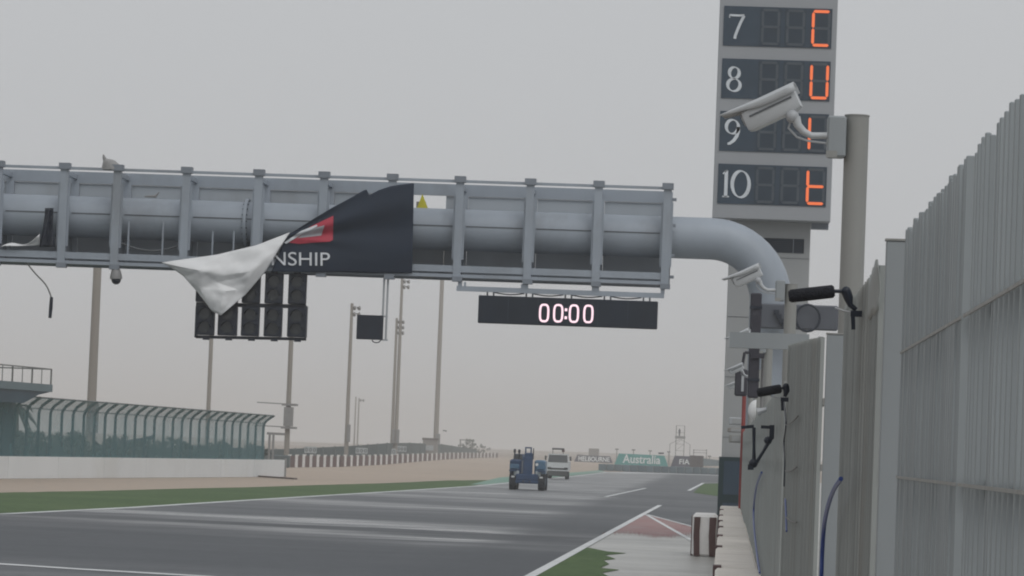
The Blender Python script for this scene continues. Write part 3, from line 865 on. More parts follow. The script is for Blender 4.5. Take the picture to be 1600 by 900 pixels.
# yellow warning triangle in the opening
ys = thing('warning_sign', P(660, 325, GYB), 'yellow triangular warning sign in the gap beside the black banner', 'sign')
MB().prism([P(651, 326, GYB - .35), P(668.5, 325, GYB - .35), P(660, 303, GYB - .35)], (0, .03, 0)).build('plate', M['yellow'], ys)
MB().span((P(652, 315, GYB).x, GYB - .31, P(652, 324, GYB).z - .2), (P(667, 315, GYB).x, GYB - .28, P(652, 316, GYB).z)).build('backing', M['hut'], ys)

# ---------- torn banner
BY = GY - .16
def lerp_poly(pts, t):
    ls = [0]
    for i in range(len(pts) - 1): ls.append(ls[-1] + math.dist(pts[i], pts[i + 1]))
    s_ = t * ls[-1]
    for i in range(len(pts) - 1):
        if s_ <= ls[i + 1] or i == len(pts) - 2:
            k = (s_ - ls[i]) / max(ls[i + 1] - ls[i], 1e-6)
            return (pts[i][0] + (pts[i + 1][0] - pts[i][0]) * k, pts[i][1] + (pts[i + 1][1] - pts[i][1]) * k)
def wrink(px, py):
    a_ = math.atan2(py - 372, px - 440); r_ = math.hypot(px - 440, py - 372)
    fade = max(0, 1 - r_ / 230)
    return .10 * math.sin(a_ * 17) * min(1, r_ / 60) * fade * max(0, min(1, (.25 - a_) / .35)) + .02 * math.sin(px * .07 + py * .03) + .035 * math.sin(py * .08 + px * .012)
bn = thing('banner', P(600, 427, BY), 'torn black banner with white letters hanging folded over on the gantry', 'banner')
top = [(447, 371), (455, 364), (490, 342), (520, 324), (548, 309), (569, 297), (573, 296), (577, 305), (592, 297), (610, 291), (628, 288), (647, 286)]
bot = [(424, 424), (470, 425.5), (530, 425), (580, 427), (644, 427)]
def bfn(u, v):
    a_, b_ = lerp_poly(bot, u), lerp_poly(top, u)
    px, py = a_[0] + (b_[0] - a_[0]) * v, a_[1] + (b_[1] - a_[1]) * v
    return P(px, py, BY - wrink(px, py))
cloth = MB().grid(bfn, 110, 44).build('cloth', M['bannerb'], bn, True, .006)
KP = {'A': (252, 410, 0), 'B': (453, 363, -.18), 'C': (439, 384, .0), 'D': (415, 424, .0), 'E': (384, 460, .05), 'F': (345, 493, .10), 'G': (331, 486, .0), 'H': (309, 457, -.10), 'I': (286, 431, -.05), 'J': (266, 417, 0),
      'K': (338, 398, -.05), 'L': (401, 383, -.05), 'M': (314, 423, .34), 'N': (352, 429, .20), 'O': (392, 423, .30), 'P': (313, 452, .05), 'Q': (349, 455, .24), 'R': (373, 453, .06), 'S': (338, 441, .02), 'T': (374, 434, .16)}
TRI = 'AJM JIM IHP IPM AMK KMN KNL LNO LOC LCB ODC MPS MSN PQS NST SQR STR NTO TRO ORE OED PHG PGQ QGF QFR RFE'.split()
names = list(KP); vs_ = [list(KP[k]) for k in names]; fs_ = [[names.index(c) for c in t_] for t_ in TRI]
for _ in range(3):
    cache = {}; nf = []
    def mid(a, b):
        k = (min(a, b), max(a, b))
        if k not in cache:
            cache[k] = len(vs_); vs_.append([(vs_[a][i_] + vs_[b][i_]) / 2 for i_ in range(3)])
        return cache[k]
    for a, b, c in fs_:
        ab, bc, ca_ = mid(a, b), mid(b, c), mid(c, a)
        nf += [[a, ab, ca_], [ab, b, bc], [ca_, bc, c], [ab, bc, ca_]]
    fs_ = nf
nbr = [set() for _ in vs_]
for f_ in fs_:
    for a in f_:
        nbr[a] |= set(f_) - {a}
for _ in range(2):
    zz = [v[2] * .5 + .5 * sum(vs_[n][2] for n in nbr[i_]) / len(nbr[i_]) for i_, v in enumerate(vs_)]
    for v, z in zip(vs_, zz): v[2] = z
fm = MB()
fm.v = [P(x, y, BY - .14 - d * .95 - .07 * noise.noise((x * .035, y * .06, 0)) - .025 * noise.noise((x * .11, y * .13, 4))) for x, y, d in vs_]; fm.f = fs_
fl = fm.build('flap', M['bannerw'], bn, True, .006)
def patch(name, pts, mtl, lift):
    n = len(pts); m_ = MB()
    cxp = sum(p[0] for p in pts) / n; cyp = sum(p[1] for p in pts) / n
    rings = 7
    ed = []
    for i in range(n):
        a_, b_ = pts[i], pts[(i + 1) % n]
        for j in range(8): ed.append((a_[0] + (b_[0] - a_[0]) * j / 8, a_[1] + (b_[1] - a_[1]) * j / 8))
    m = len(ed)
    for r_ in range(rings + 1):
        for e in ed:
            px, py = cxp + (e[0] - cxp) * r_ / rings, cyp + (e[1] - cyp) * r_ / rings
            m_.v.append(P(px, py, BY - wrink(px, py) - lift))
    for r_ in range(rings):
        for k in range(m):
            k2 = (k + 1) % m
            m_.f.append([r_ * m + k, (r_ + 1) * m + k, (r_ + 1) * m + k2, r_ * m + k2])
    return m_.build(name, mtl, cloth, True)
patch('red_emblem', [(451, 379), (468, 366), (485, 354), (504, 345), (521, 337), (520, 375), (515, 377.5), (490, 379), (468, 381)], M['logo_red'], .03)
patch('silver_emblem', [(465, 372), (478, 362), (492, 356), (507, 352), (502, 368), (485, 370)], M['logo_grey'], .045)
patch('white_emblem_edge', [(444, 379), (470, 361), (495, 351), (496, 353.5), (472, 366), (447, 381)], M['print'], .06)

FONT_CACHE = {}
def text_mesh(s_, size, extr=.004, offset=0., space=1.):
    cu = bpy.data.curves.new('lettering', 'FONT')
    cu.body = s_; cu.size = size; cu.extrude = extr; cu.offset = offset
    cu.align_x = 'CENTER'; cu.align_y = 'CENTER'; cu.space_character = space
    o = bpy.data.objects.new('lettering', cu); COL.objects.link(o)
    me = bpy.data.meshes.new_from_object(o.evaluated_get(bpy.context.evaluated_depsgraph_get()))
    bpy.data.objects.remove(o); bpy.data.curves.remove(cu)
    return me
def text_on(name, s_, center, width, height, mtl, parent, fn=None, offset=0., extr=.004, space=1.):
    """letters scaled to width x height on a plane facing the camera side (-Y)"""
    me = text_mesh(s_, 1.0, .0, offset, space)
    xs = [v.co.x for v in me.vertices]; zs = [v.co.y for v in me.vertices]
    x0, x1, z0, z1 = min(xs), max(xs), min(zs), max(zs)
    m_ = MB()
    vs = [Vector(((v.co.x - (x0 + x1) / 2) / (x1 - x0) * width, 0, (v.co.y - (z0 + z1) / 2) / (z1 - z0) * height)) for v in me.vertices]
    for v in vs:
        p_ = Vector(center) + v
        if fn: p_ = fn(v)
        m_.v.append(p_)
    m_.f = [list(p.vertices) for p in me.polygons]
    bpy.data.meshes.remove(me)
    return m_.build(name, mtl, parent)
def nship(v):      # v.x in px, v.z in px up
    px, py = 470 + v.x, 404.5 - v.z + .012 * v.x
    return P(px, py, BY - wrink(px, py) - .05)
text_on('lettering', 'NSHIP', (0, 0, 0), 91, 21, M['print'], cloth, nship)
# loose black tail under the banner on the right
tag(MB().grid(lambda u, v: P(640 + 50 * u, 428 + 1.5 * u + (9 * math.sin(math.pi * min(1, u * 1.02)) ** .8) * v * u ** .6, GY - .05 + .1 * v), 14, 4).build('sagging_sheet', M['lamp'], None, True, .01), 'dark grey sheet sagging under the gantry between banner and clock frame', 'sheet')

# ---------- start lights
SY = GY + .1
sl = thing('start_lights', P(392, 425, SY), 'black start light panel of five double columns hanging under the gantry', 'start lights')
cols = [(308, 336), (343.5, 371.5), (380, 406), (415.5, 441.5), (452, 478)]
for i, (x0, x1) in enumerate(cols):
    for r_, (ya, yb) in enumerate(((426, 474.5), (479.5, 526))):
        ya += (x0 - 392) * .022; yb += (x0 - 392) * .022
        A, B = P(x0 - (r_ * 1.5), ya, SY), P(x1 - (r_ * 1.5), yb, SY)
        hd = MB().bev(((A.x + B.x) / 2, SY, (A.z + B.z) / 2), (B.x - A.x, .22, A.z - B.z), .02).build('light_head', M['black'], sl)
        for z in (.27, .73):
            c = Vector(((A.x + B.x) / 2, SY - .11, A.z + (B.z - A.z) * z))
            MB().tube([c + Vector((0, .02, 0)), c + Vector((0, -.012, 0))], .17, 16).build('lens', M['glass'], hd, True)
            vis = MB().grid(lambda u, v: c + Vector((.185 * math.cos(math.pi * u), -.17 * v, .185 * math.sin(math.pi * u))), 10, 1)
            vis.build('visor', M['black'], hd, True, .008)
for (ya, h) in ((477, .12), (528, .09)):
    A, B = P(306, ya - 1.9, SY), P(478, ya + 1.9, SY)
    MB().beam(A + Vector((0, .06, 0)), B + Vector((0, .06, 0)), .08, h).build('crossbar', M['black'], sl)
for x0, x1 in cols:
    c = (x0 + x1) / 2
    MB().box(P(c, 423 + (c - 392) * .022, SY), (.2, .12, .18)).build('hanger', M['black'], sl)
    MB().box(P(c, 530.5 + (c - 392) * .022, SY), (.2, .1, .08)).build('foot', M['black'], sl)
MB().box(P(478, 503, SY), (.06, .3, .95)).build('end_plate', M['black'], sl)
MB().box(P(307, 503, SY), (.05, .3, .95)).build('end_plate', M['black'], sl)

# ---------- small screen on two hanging tubes
ss = thing('signal_screen', P(604, 430, GY), 'small square black signal screen hung on two thin tubes', 'screen')
MB().bev(P(578, 511.5, GY), (.80, .12, .74), .015).build('screen', M['black'], ss)
for px, yb in ((600.5, 531), (606.5, 531)):
    A = P(px, 428, GY); B = P(px - 4, yb, GY)
    MB().tube([(A.x, GY + .05, A.z), (A.x - .0, GY + .05, B.z)], .032, 8).build('tube', M['bracket'], ss, True)
A = P(602, 530, GY)
MB().beam(P(596, 531, GY + .05), P(606, 531.5, GY + .05), .05, .05).build('tie', M['bracket'], ss)
MB().beam(P(594, 494, GY + .05), P(606, 494.5, GY + .05), .05, .05).build('tie', M['bracket'], ss)
MB().tube([P(588 + 6.5 * math.cos(a / 8 * math.pi), 531 + 4.5 * math.sin(a / 8 * math.pi), GY) for a in range(9)], .018, 6).build('cable_loop', M['black'], ss, True)

# ---------- LED clock and its frame
ck = thing('race_clock', P(887, 488, GY), 'wide black digital clock showing 00:00 hung below the gantry', 'clock')
A, B = P(747, 461, GY), P(1028, 516, GY)
C1, C2, C3, C4 = P(748, 460, GY), P(1028, 472.5, GY), P(1027, 516, GY), P(747, 503.5, GY)
zt, zb = (C1.z + C2.z) / 2, (C3.z + C4.z) / 2
xa, xb = (C1.x + C4.x) / 2, (C2.x + C3.x) / 2
body = MB().bev(((xa + xb) / 2, GY, (zt + zb) / 2), (xb - xa, .2, zt - zb), .02).build('case', M['blackpanel'], ck)
for k in range(1, 6):
    xx = xa + (xb - xa) * k / 6
    MB().box((xx, GY - .102, (zt + zb) / 2), (.012, .008, zt - zb - .05)).build('module_seam', M['cell'], body)
def stroke(pts, wfn, Y, mtl, name, parent, thick=.01, closed=False):
    """ribbon along points (x,z in metres) of direction dependent width: broad-nib lettering"""
    A, B = [], []; n = len(pts)
    for i, p in enumerate(pts):
        a = pts[(i - 1) % n] if (closed or i) else pts[0]
        b = pts[(i + 1) % n] if (closed or i < n - 1) else pts[-1]
        d = Vector((b[0] - a[0], b[1] - a[1]))
        if d.length < 1e-6: d = Vector((1, 0))
        d.normalize(); nr = Vector((-d.y, d.x)); wd = wfn(d, i / max(n - 1, 1)) / 2
        A.append((p[0] + nr.x * wd, Y, p[1] + nr.y * wd)); B.append((p[0] - nr.x * wd, Y, p[1] - nr.y * wd))
    if closed: A.append(A[0]); B.append(B[0])
    return MB().strip(A, B).build(name, mtl, parent)
cc_ = P(885.5, 490, GY)
for k, px in enumerate((850.5, 872.5, 897, 919.5)):
    c = P(px, 490 + (px - 885) * .022, GY)
    pts = []
    hw, hh = .125, .25
    for j in range(28):
        t = 2 * math.pi * j / 28
        sg = lambda v_: math.copysign(abs(v_) ** .62, v_)
        pts.append((c.x + hw * sg(math.cos(t)), c.z + hh * sg(math.sin(t))))
    stroke(pts, lambda d, t: .062, GY - .112, M['pink'], 'digit', body, closed=True)
for dy in (-.11, .13):
    MB().box((P(884.5, 490, GY).x, GY - .111, cc_.z + dy - .02), (.075, .012, .085)).build('colon_dot', M['pink'], body)
hz = [P(x, 440, GY).x for x in (719, 820, 931, 1036)]
zbm = (P(720, 450, GY).z + P(1036, 463, GY).z) / 2
MB().span((hz[0] - .1, GY - .05, zbm - .075), (hz[-1] + .05, GY + .05, zbm + .075)).build('hanger_beam', M['gantry'], ck)
for i, x in enumerate(hz):
    wd = .12 if i in (0, 3) else .22
    MB().span((x - wd / 2, GY - .06, zbm + .076), (x + wd / 2, GY + .06, FZ0 - .13)).build('hanger', M['gantry'], ck)
    if i == 0: MB().span((x + .12, GY - .06, zbm + .076), (x + .18, GY + .06, FZ0 - .13)).build('hanger', M['gantry'], ck)
for k in range(5):
    xx = xa + .35 + (xb - xa - .7) * k / 4
    MB().span((xx - .12, GY - .03, zt - .01), (xx - .07, GY + .03, zbm - .06)).build('clip', M['seam'], ck)
    MB().span((xx + .07, GY - .03, zt - .01), (xx + .12, GY + .03, zbm - .06)).build('clip', M['seam'], ck)
    if k < 4: MB().tube([(xx + .12 + .9 * t / 6, GY + .04, zbm - .08 - .05 * math.sin(math.pi * t / 6)) for t in range(7)], .02, 5).build('lead', M['seam'], ck)

# ================================================================== LEADERBOARD TOWER
TY = 116.0
lt = thing('leaderboard_tower', (P(1198, 780, TY).x, TY + 1, 0), 'tall grey leaderboard tower with orange lit letters and position numbers', 'tower')
bx0, bx1 = P(1118.5, 200, TY).x, P(1303, 200, TY).x
bx0, bx1 = P(1112.8, 340, TY).x, P(1297.5, 346, TY).x
bz0 = P(1205, 343.5, TY).z
bz1 = bz0 + 18.2
MB().bev(((bx0 + bx1) / 2, TY + .45, (bz0 + bz1) / 2), (bx1 - bx0, .9, bz1 - bz0), .02).build('board', M['alu'], lt)
sx0, sx1 = P(1137, 450, TY + .9).x, P(1266, 380, TY + .9).x
sx0 = P(1136.5, 460, TY + .9).x
shaft = MB().bev(((sx0 + sx1) / 2, TY + 2.1, bz1 / 2), (sx1 - sx0, 2.3, bz1), .02).build('shaft', M['alu2'], lt)
MB().span((bx1 - .6, TY + .92, bz0 - .18), (bx1 - .03, TY + 1.5, bz0 + .3)).build('board_bracket', M['gantry_dark'], lt)
MB().span((bx0 + .1, TY + .92, bz0 - .10), (bx0 + .5, TY + 1.5, bz0 + .3)).build('board_bracket', M['gantry_dark'], lt)
# vent opening
A, B = P(1180, 371, TY + .9), P(1256, 396, TY + .9)
vt = MB().span((A.x, TY + .93, B.z), (B.x, TY + 1.2, A.z)).build('vent', M['blackpanel'], shaft)
for k in range(7):
    z = B.z + (A.z - B.z) * (k + .5) / 7
    MB().box(((A.x + B.x) / 2, TY + .925, z), (B.x - A.x - .1, .02, .012)).build('slat', M['panel'], vt)
MB().span((P(1239, 380, TY + .9).x, TY + .915, B.z), (P(1240.5, 380, TY + .9).x, TY + .93, A.z)).build('mullion', M['gantry_dark'], vt)
# cladding joints
for z in [bz0 - 1.2 - 2.0 * k for k in range(6)]:
    if z > .5: MB().span((sx0 + .01, TY + .935, z), (sx1 - .01, TY + .96, z + .012)).build('joint', M['seam'], shaft)
# door
dx0, dx1 = P(1128, 750, TY + .85).x, P(1163, 750, TY + .85).x
dzt = P(1140, 714, TY + .85).z
dr = MB().span((dx0 - .12, TY + .80, 0), (dx1, TY + .94, dzt)).build('door', M['door'], shaft)
for a_, b__ in ((.05, .45), (.55, .95)):
    MB().span((dx0 + .05, TY + .785, dzt * a_), (dx1 - .08, TY + .80, dzt * b__)).build('door_panel', M['panel'], dr)
# ---- rows
SEG = {'a': ((.08, 1), (.92, 1)), 'b': ((1, .93), (1, .55)), 'c': ((1, .45), (1, .07)), 'd': ((.08, 0), (.92, 0)), 'e': ((0, .45), (0, .07)), 'f': ((0, .93), (0, .55)), 'g': ((.08, .5), (.92, .5))}
def numeral(ch, x, z, w_, h, par):
    nib = lambda d, t: h * (.045 + .10 * abs(d.x * .35 + d.y * .94) ** 1.5)
    Yn = TY - .045
    def S(pts, closed=False, f=nib): stroke([(x + px * w_, z + pz_ * h) for px, pz_ in pts], f, Yn, M['num'], 'numeral', par, closed=closed)
    if ch == '7':
        S([(-.5, .46), (-.2, .45), (.2, .45), (.52, .46)], f=lambda d, t: h * .085)
        S([(-.5, .48), (-.5, .34)], f=lambda d, t: h * .04)
        S([(.5, .44), (.3, .2), (.1, -.1), (-.05, -.35), (-.1, -.5)], f=lambda d, t: h * .115)
    if ch in '8':
        def loop(cx_, cz_, rx, rz, n=22): return [(cx_ + rx * math.cos(2 * math.pi * k / n), cz_ + rz * math.sin(2 * math.pi * k / n)) for k in range(n)]
        S(loop(0, .255, .34, .225), True); S(loop(0, -.24, .43, .25), True)
    if ch == '9':
        n = 22
        S([(.0 + .42 * math.cos(2 * math.pi * k / n), .2 + .28 * math.sin(2 * math.pi * k / n)) for k in range(n)], True)
        S([(.42, .2), (.42, .02), (.32, -.18), (.12, -.36), (-.15, -.48), (-.3, -.5)])
    if ch == '0':
        n = 26
        S([(.46 * math.cos(2 * math.pi * k / n), .5 * math.sin(2 * math.pi * k / n)) for k in range(n)], True)
    if ch == '1':
        S([(0, .5), (0, -.5)], f=lambda d, t: h * .13)
        S([(-.42, .36), (-.1, .48), (.1, .5)], f=lambda d, t: h * .05)
        S([(-.42, -.49), (.42, -.49)], f=lambda d, t: h * .05)
rows = [(7, 'afed', 1136, 8, 1300, 15, 70), (8, 'bcdef', 1133.5, 90, 1295, 95, 153), (9, 'ef', 1129, 174, 1293, 179, 237), (10, 'fegd', 1124, 255, 1290, 262, 319)]
pitch_z = (P(1208, 11, TY).z - P(1208, 258, TY).z) / 3
z_first = P(1212, 11.5, TY).z
x_l = bx0 + (P(1124, 255, TY).x - P(1117, 255, TY).x); x_r = bx1 - (P(1298, 262, TY).x - P(1290, 262, TY).x)
rh = P(1212, 11.5, TY).z - P(1212, 73.5, TY).z
for i, (num, segs, *_) in enumerate(rows):
    zt_ = z_first - pitch_z * i
    row = MB().span((x_l, TY - .03, zt_ - rh), (x_r, TY + .05, zt_)).build('display_row', M['panel'], lt)
    W = x_r - x_l
    zc = zt_ - rh / 2
    if num < 10: numeral(str(num), x_l + W * (.115 if num > 7 else .12), zc - .02, rh * .36, rh * .62, row)
    else:
        numeral('1', x_l + W * .075, zc, rh * .2, rh * .66, row)
        numeral('0', x_l + W * .21, zc, rh * .46, rh * .66, row)
    for j, cxx in enumerate((.435, .665, .90)):
        cl = MB().span((x_l + W * (cxx - .10), TY - .038, zt_ - rh * .98), (x_l + W * (cxx + .095), TY - .029, zt_ - rh * .03)).build('digit_cell', M['cell'], row)
        gw, gh = W * .148, rh * .85
        gx, gz = x_l + W * cxx - gw / 2, zc - gh / 2
        for s_, (p0, p1) in SEG.items():
            on = j == 2 and s_ in segs
            a_ = Vector((gx + p0[0] * gw, TY - .05, gz + p0[1] * gh)); b__ = Vector((gx + p1[0] * gw, TY - .05, gz + p1[1] * gh))
            hwid = .047 if on else .042
            d = (b__ - a_).normalized(); nn = Vector((-d.z, 0, d.x))
            pts = [a_ - d * .05, a_ + nn * hwid + d * .0, b__ + nn * hwid - d * .0, b__ + d * .05, b__ - nn * hwid, a_ - nn * hwid]
            MB().prism(pts, (0, .008, 0)).build('segment', M['lit'] if on else M['ghost'], cl)

# ================================================================== LEFT SIDE
# white wall following the left run-off
wl_ = [(-66, 150), (-48, 178)] + [(p[0], p[1]) for p in (G(0, 748), G(445, 745))]
wa = G(0, 748); wb = G(445, 745)
wdir = Vector((wb.x - wa.x, wb.y - wa.y, 0)).normalized()
wnr = Vector((-wdir.y, wdir.x, 0))     # away from the track
if wnr.x > 0: wnr = -wnr
wstart = wa - wdir * 45
wlen = (wb - wstart).length
WH = 1.24
cw = thing('concrete_wall', (wstart.x, wstart.y, 0), 'long plain white concrete wall below the green mesh fence', 'wall')
npan = 12
for k in range(npan):
    s0, s1 = wlen * k / npan + .03, wlen * (k + 1) / npan - .03
    a_ = wstart + wdir * s0; b__ = wstart + wdir * s1
    q_ = MB().prism([a_, b__, b__ + wnr * .4, a_ + wnr * .4], (0, 0, WH))
    q_.build('wall_block', M['whitewall'], cw)
MB().beam(wb + wdir * .05 + Vector((0, 0, .0)), wb + wdir * .05 + Vector((0, 0, 1.35)), .1, .5).build('end_post', M['lamp'], cw)
tag(MB().beam(G(405, 744, .06), G(462, 748, .06), .25, .10).build('pipe_length', M['hutroof']), 'dark pipe length lying on gravel by the end of the white wall', 'pipe')
# green mesh fence
MM = bpy.data.materials.new('green_mesh'); MM.use_nodes = True
n_, l_ = MM.node_tree.nodes, MM.node_tree.links
pb = n_['Principled BSDF']; pb.inputs['Base Color'].default_value = (.10, .215, .24, 1); pb.inputs['Roughness'].default_value = .8
tr_ = n_.new('ShaderNodeBsdfTransparent'); ms = n_.new('ShaderNodeMixShader')
nzm = n_.new('ShaderNodeTexNoise'); nzm.inputs['Scale'].default_value = .35; nzm.inputs['Detail'].default_value = 4
mrm = n_.new('ShaderNodeMapRange'); mrm.inputs['From Min'].default_value = .3; mrm.inputs['From Max'].default_value = .7; mrm.inputs['To Min'].default_value = .52; mrm.inputs['To Max'].default_value = .66
tcm = n_.new('ShaderNodeTexCoord'); l_.new(tcm.outputs['Object'], nzm.inputs['Vector']); l_.new(nzm.outputs['Fac'], mrm.inputs['Value'])
l_.new(mrm.outputs['Result'], ms.inputs['Fac']); l_.new(tr_.outputs[0], ms.inputs[1]); l_.new(pb.outputs[0], ms.inputs[2])
l_.new(ms.outputs[0], n_['Material Output'].inputs['Surface'])
M['mesh'] = MM
fend = G(407, 745); fs = (fend - wstart).dot(wdir)
gf = thing('mesh_fence', (wstart.x, wstart.y, WH), 'long green mesh debris fence with tops bent towards the track', 'fence')
FH = 2.75; OV = .85
inw = -wnr
sp = 2.2
npost = int(fs / sp)
prof = [(0, 0), (0, FH - .25), (.06, FH), (.22, FH + .22), (.75, FH + .62)]
def fpos(s_, k): return wstart + wdir * s_ + wnr * .2 + inw * prof[k][0] + Vector((0, 0, WH + prof[k][1] * (1.0 + .10 * (1 - s_ / fs) - .06)))
for i in range(npost + 1):
    s_ = fs - i * sp
    MB().tube([fpos(s_, k) for k in range(5)], .085, 6).build('post', M['greenp'], gf)
    if i < npost:
        m_ = MB()
        m_.strip([fpos(s_ - sp, k) + inw * .13 for k in range(5)], [fpos(s_, k) + inw * .13 for k in range(5)])
        m_.build('mesh_panel', M['mesh'], gf)
MB().tube([fpos(fs - npost * sp, 4), fpos(fs, 4)], .05, 6).build('top_rail', M['railing'], gf)
MB().tube([fpos(fs - npost * sp, 2), fpos(fs, 2)], .03, 6).build('wire', M['greenp'], gf)
# viewing stand at far left
def wall_at(px):
    return G(px, 748 - 3 * px / 445)
W0 = wall_at(52)
gs = thing('viewing_stand', (W0.x - 3, W0.y, 0), 'dark green viewing stand with railed deck at the left edge', 'stand')
def SP(a, d, z): return Vector((W0.x, W0.y, 0)) - wdir * a + wnr * d + Vector((0, 0, z))
ST = SP(0, -.9, 0).y
z0_ = P(78, 612.5, ST).z
ca = (W0 - wall_at(36)).length
MB().prism([SP(0, -.9, z0_), SP(60, -.9, z0_), SP(60, 5, z0_), SP(0, 5, z0_)], (0, 0, .42)).build('deck', M['standdeck'], gs)
MB().prism([SP(.1, -.8, z0_ - .01), SP(60, -.8, z0_ - .01), SP(60, -.8, z0_ - .9), SP(ca + 3, -.8, z0_ - .72), SP(2.2, -.8, z0_ - .2)], wnr * 5).build('underside', M['standdark'], gs)
MB().prism([SP(ca, .6, 0), SP(60, .6, 0), SP(60, 5, 0), SP(ca, 5, 0)], (0, 0, z0_ - .3)).build('base', M['standdark'], gs)
rt = P(78, 577, ST).z
MB().beam(SP(.05, -.8, rt), SP(60, -.8, rt), .07, .07).build('handrail', M['railing'], gs)
MB().beam(SP(.05, -.8, rt), SP(.05, 4.8, rt), .07, .07).build('handrail', M['railing'], gs)
for k in range(16):
    a_ = .05 + k * 1.75
    MB().beam(SP(a_, -.8, z0_ + .42), SP(a_, -.8, rt), .04 + .05 * (k % 2 == 0), .06).build('baluster', M['railing'], gs)
lw = thing('low_screen', P(200, 700, 322), 'dark green low screen running behind the mesh fence', 'screen')
for k in range(14):
    x0, x1 = 8 + 29 * k, 8 + 29 * (k + 1) - .4
    A, B = P(x0, 690 + x0 * .02, 322), P(x1, 690 + x1 * .02, 322)
    MB().span((A.x, 322, 0), (B.x, 322.1, A.z + random.uniform(-.15, .15))).build('panel', M['bank'], lw)
# shrubs and palms behind the mesh
def shrub(px, Y, hgt, wid, label, palm=False):
    b = P(px, 700, Y); b.z = 0
    t = thing('palm_tree' if palm else 'shrub', b, label, 'palm' if palm else 'shrub', 'plants behind the mesh fence')
    rs = random.Random(int(px * 7))
    if palm:
        MB().tube([b, b + Vector((.1, 0, hgt * .5)), b + Vector((.0, 0, hgt))], [.22, .17, .16], 8).build('trunk', M['wood'], t, True)
        m_ = MB(); c = b + Vector((0, 0, hgt))
        for k in range(34):
            az = rs.uniform(0, 6.283); el = rs.uniform(-.2, 1.2); L = wid * rs.uniform(.7, 1.1)
            prev = None
            for j in range(6):
                tt = j / 5
                p_ = c + Vector((math.cos(az) * L * tt * math.cos(el * .7), math.sin(az) * L * tt * math.cos(el * .7), L * (math.sin(el) * tt - .9 * tt * tt)))
                sd_ = Vector((-math.sin(az), math.cos(az), -.4)) * (.22 * math.sin(math.pi * (.12 + .86 * tt)))
                if prev: m_.poly([prev[0] - prev[1], p_ - sd_, p_ + sd_, prev[0] + prev[1]])
                prev = (p_, sd_)
        m_.build('crown', M['leaf'], t)
        return t
    m_ = MB(); lf = MB()
    for k in range(7):
        az = rs.uniform(0, 6.283); e = b + Vector((math.cos(az) * wid * .35, math.sin(az) * wid * .35, hgt * rs.uniform(.5, .85)))
        m_.tube([b, b.lerp(e, .5) + Vector((0, 0, .1)), e], [.07, .05, .02], 5)
    m_.build('trunk', M['wood'], t)
    cl = [(Vector((rs.gauss(0, .26) * wid, rs.gauss(0, .22) * wid, hgt * rs.uniform(.12, .92))), rs.uniform(.25, .5)) for _ in range(26)]
    for c, r_ in cl:
        for k in range(45):
            d = Vector((rs.gauss(0, 1), rs.gauss(0, 1), rs.gauss(0, 1))).normalized() * r_ * rs.uniform(.5, 1.1) * min(1, hgt / 2.4)
            p_ = b + c + d
            if p_.z < .05: continue
            a1 = Vector((rs.gauss(0, 1), rs.gauss(0, 1), rs.gauss(0, 1))).normalized() * .13
            a2 = a1.orthogonal().normalized() * .07
            lf.poly([p_ - a1, p_ + a2, p_ + a1, p_ - a2])
    lf.build('crown', M['leaf'], t)
    return t
sh = [(28, 275, 2.6, 3.2), (55, 300, 2.9, 3.6), (82, 285, 2.4, 3.4), (108, 300, 3.0, 3.0), (128, 290, 2.4, 3.6), (158, 305, 2.2, 4.0), (188, 300, 2.5, 4.2), (222, 310, 2.2, 4.4), (255, 310, 2.4, 4.2), (288, 320, 2.1, 4.4), (320, 320, 2.3, 4.4), (352, 330, 2.1, 4.2), (384, 335, 2.2, 4.2)]
lab = ['dark shrub under the viewing stand deck', 'second dark shrub right of the stand column', 'low dark shrub between stand and thick mast', 'tall rounded shrub left of the thick mast', 'shrub at the foot of the thick mast', 'low wide shrub right of the thick mast', 'shrub two bays right of the thick mast', 'flat shrub at the middle of the mesh fence', 'shrub just right of the mesh fence middle', 'low shrub left of the mast in the fence', 'shrub at the foot of the second mast', 'low shrub right of the second mast', 'last shrub near the right end of the mesh fence']
for (a_, b__, c_, d_), L_ in zip(sh, lab): shrub(a_, b__, c_, d_, L_)
shrub(24, 330, 4.6, 2.2, 'palm tree seen through the mesh beside the stand', True)
tag(MB().prism([P(183, 690, 312), P(222, 684, 312), P(238, 680, 312), P(236, 687, 312), P(190, 698, 312)], (0, 1.5, 0)).build('sloping_roof', M['standdark']), 'small dark sloping roof behind the mesh fence', 'roof')

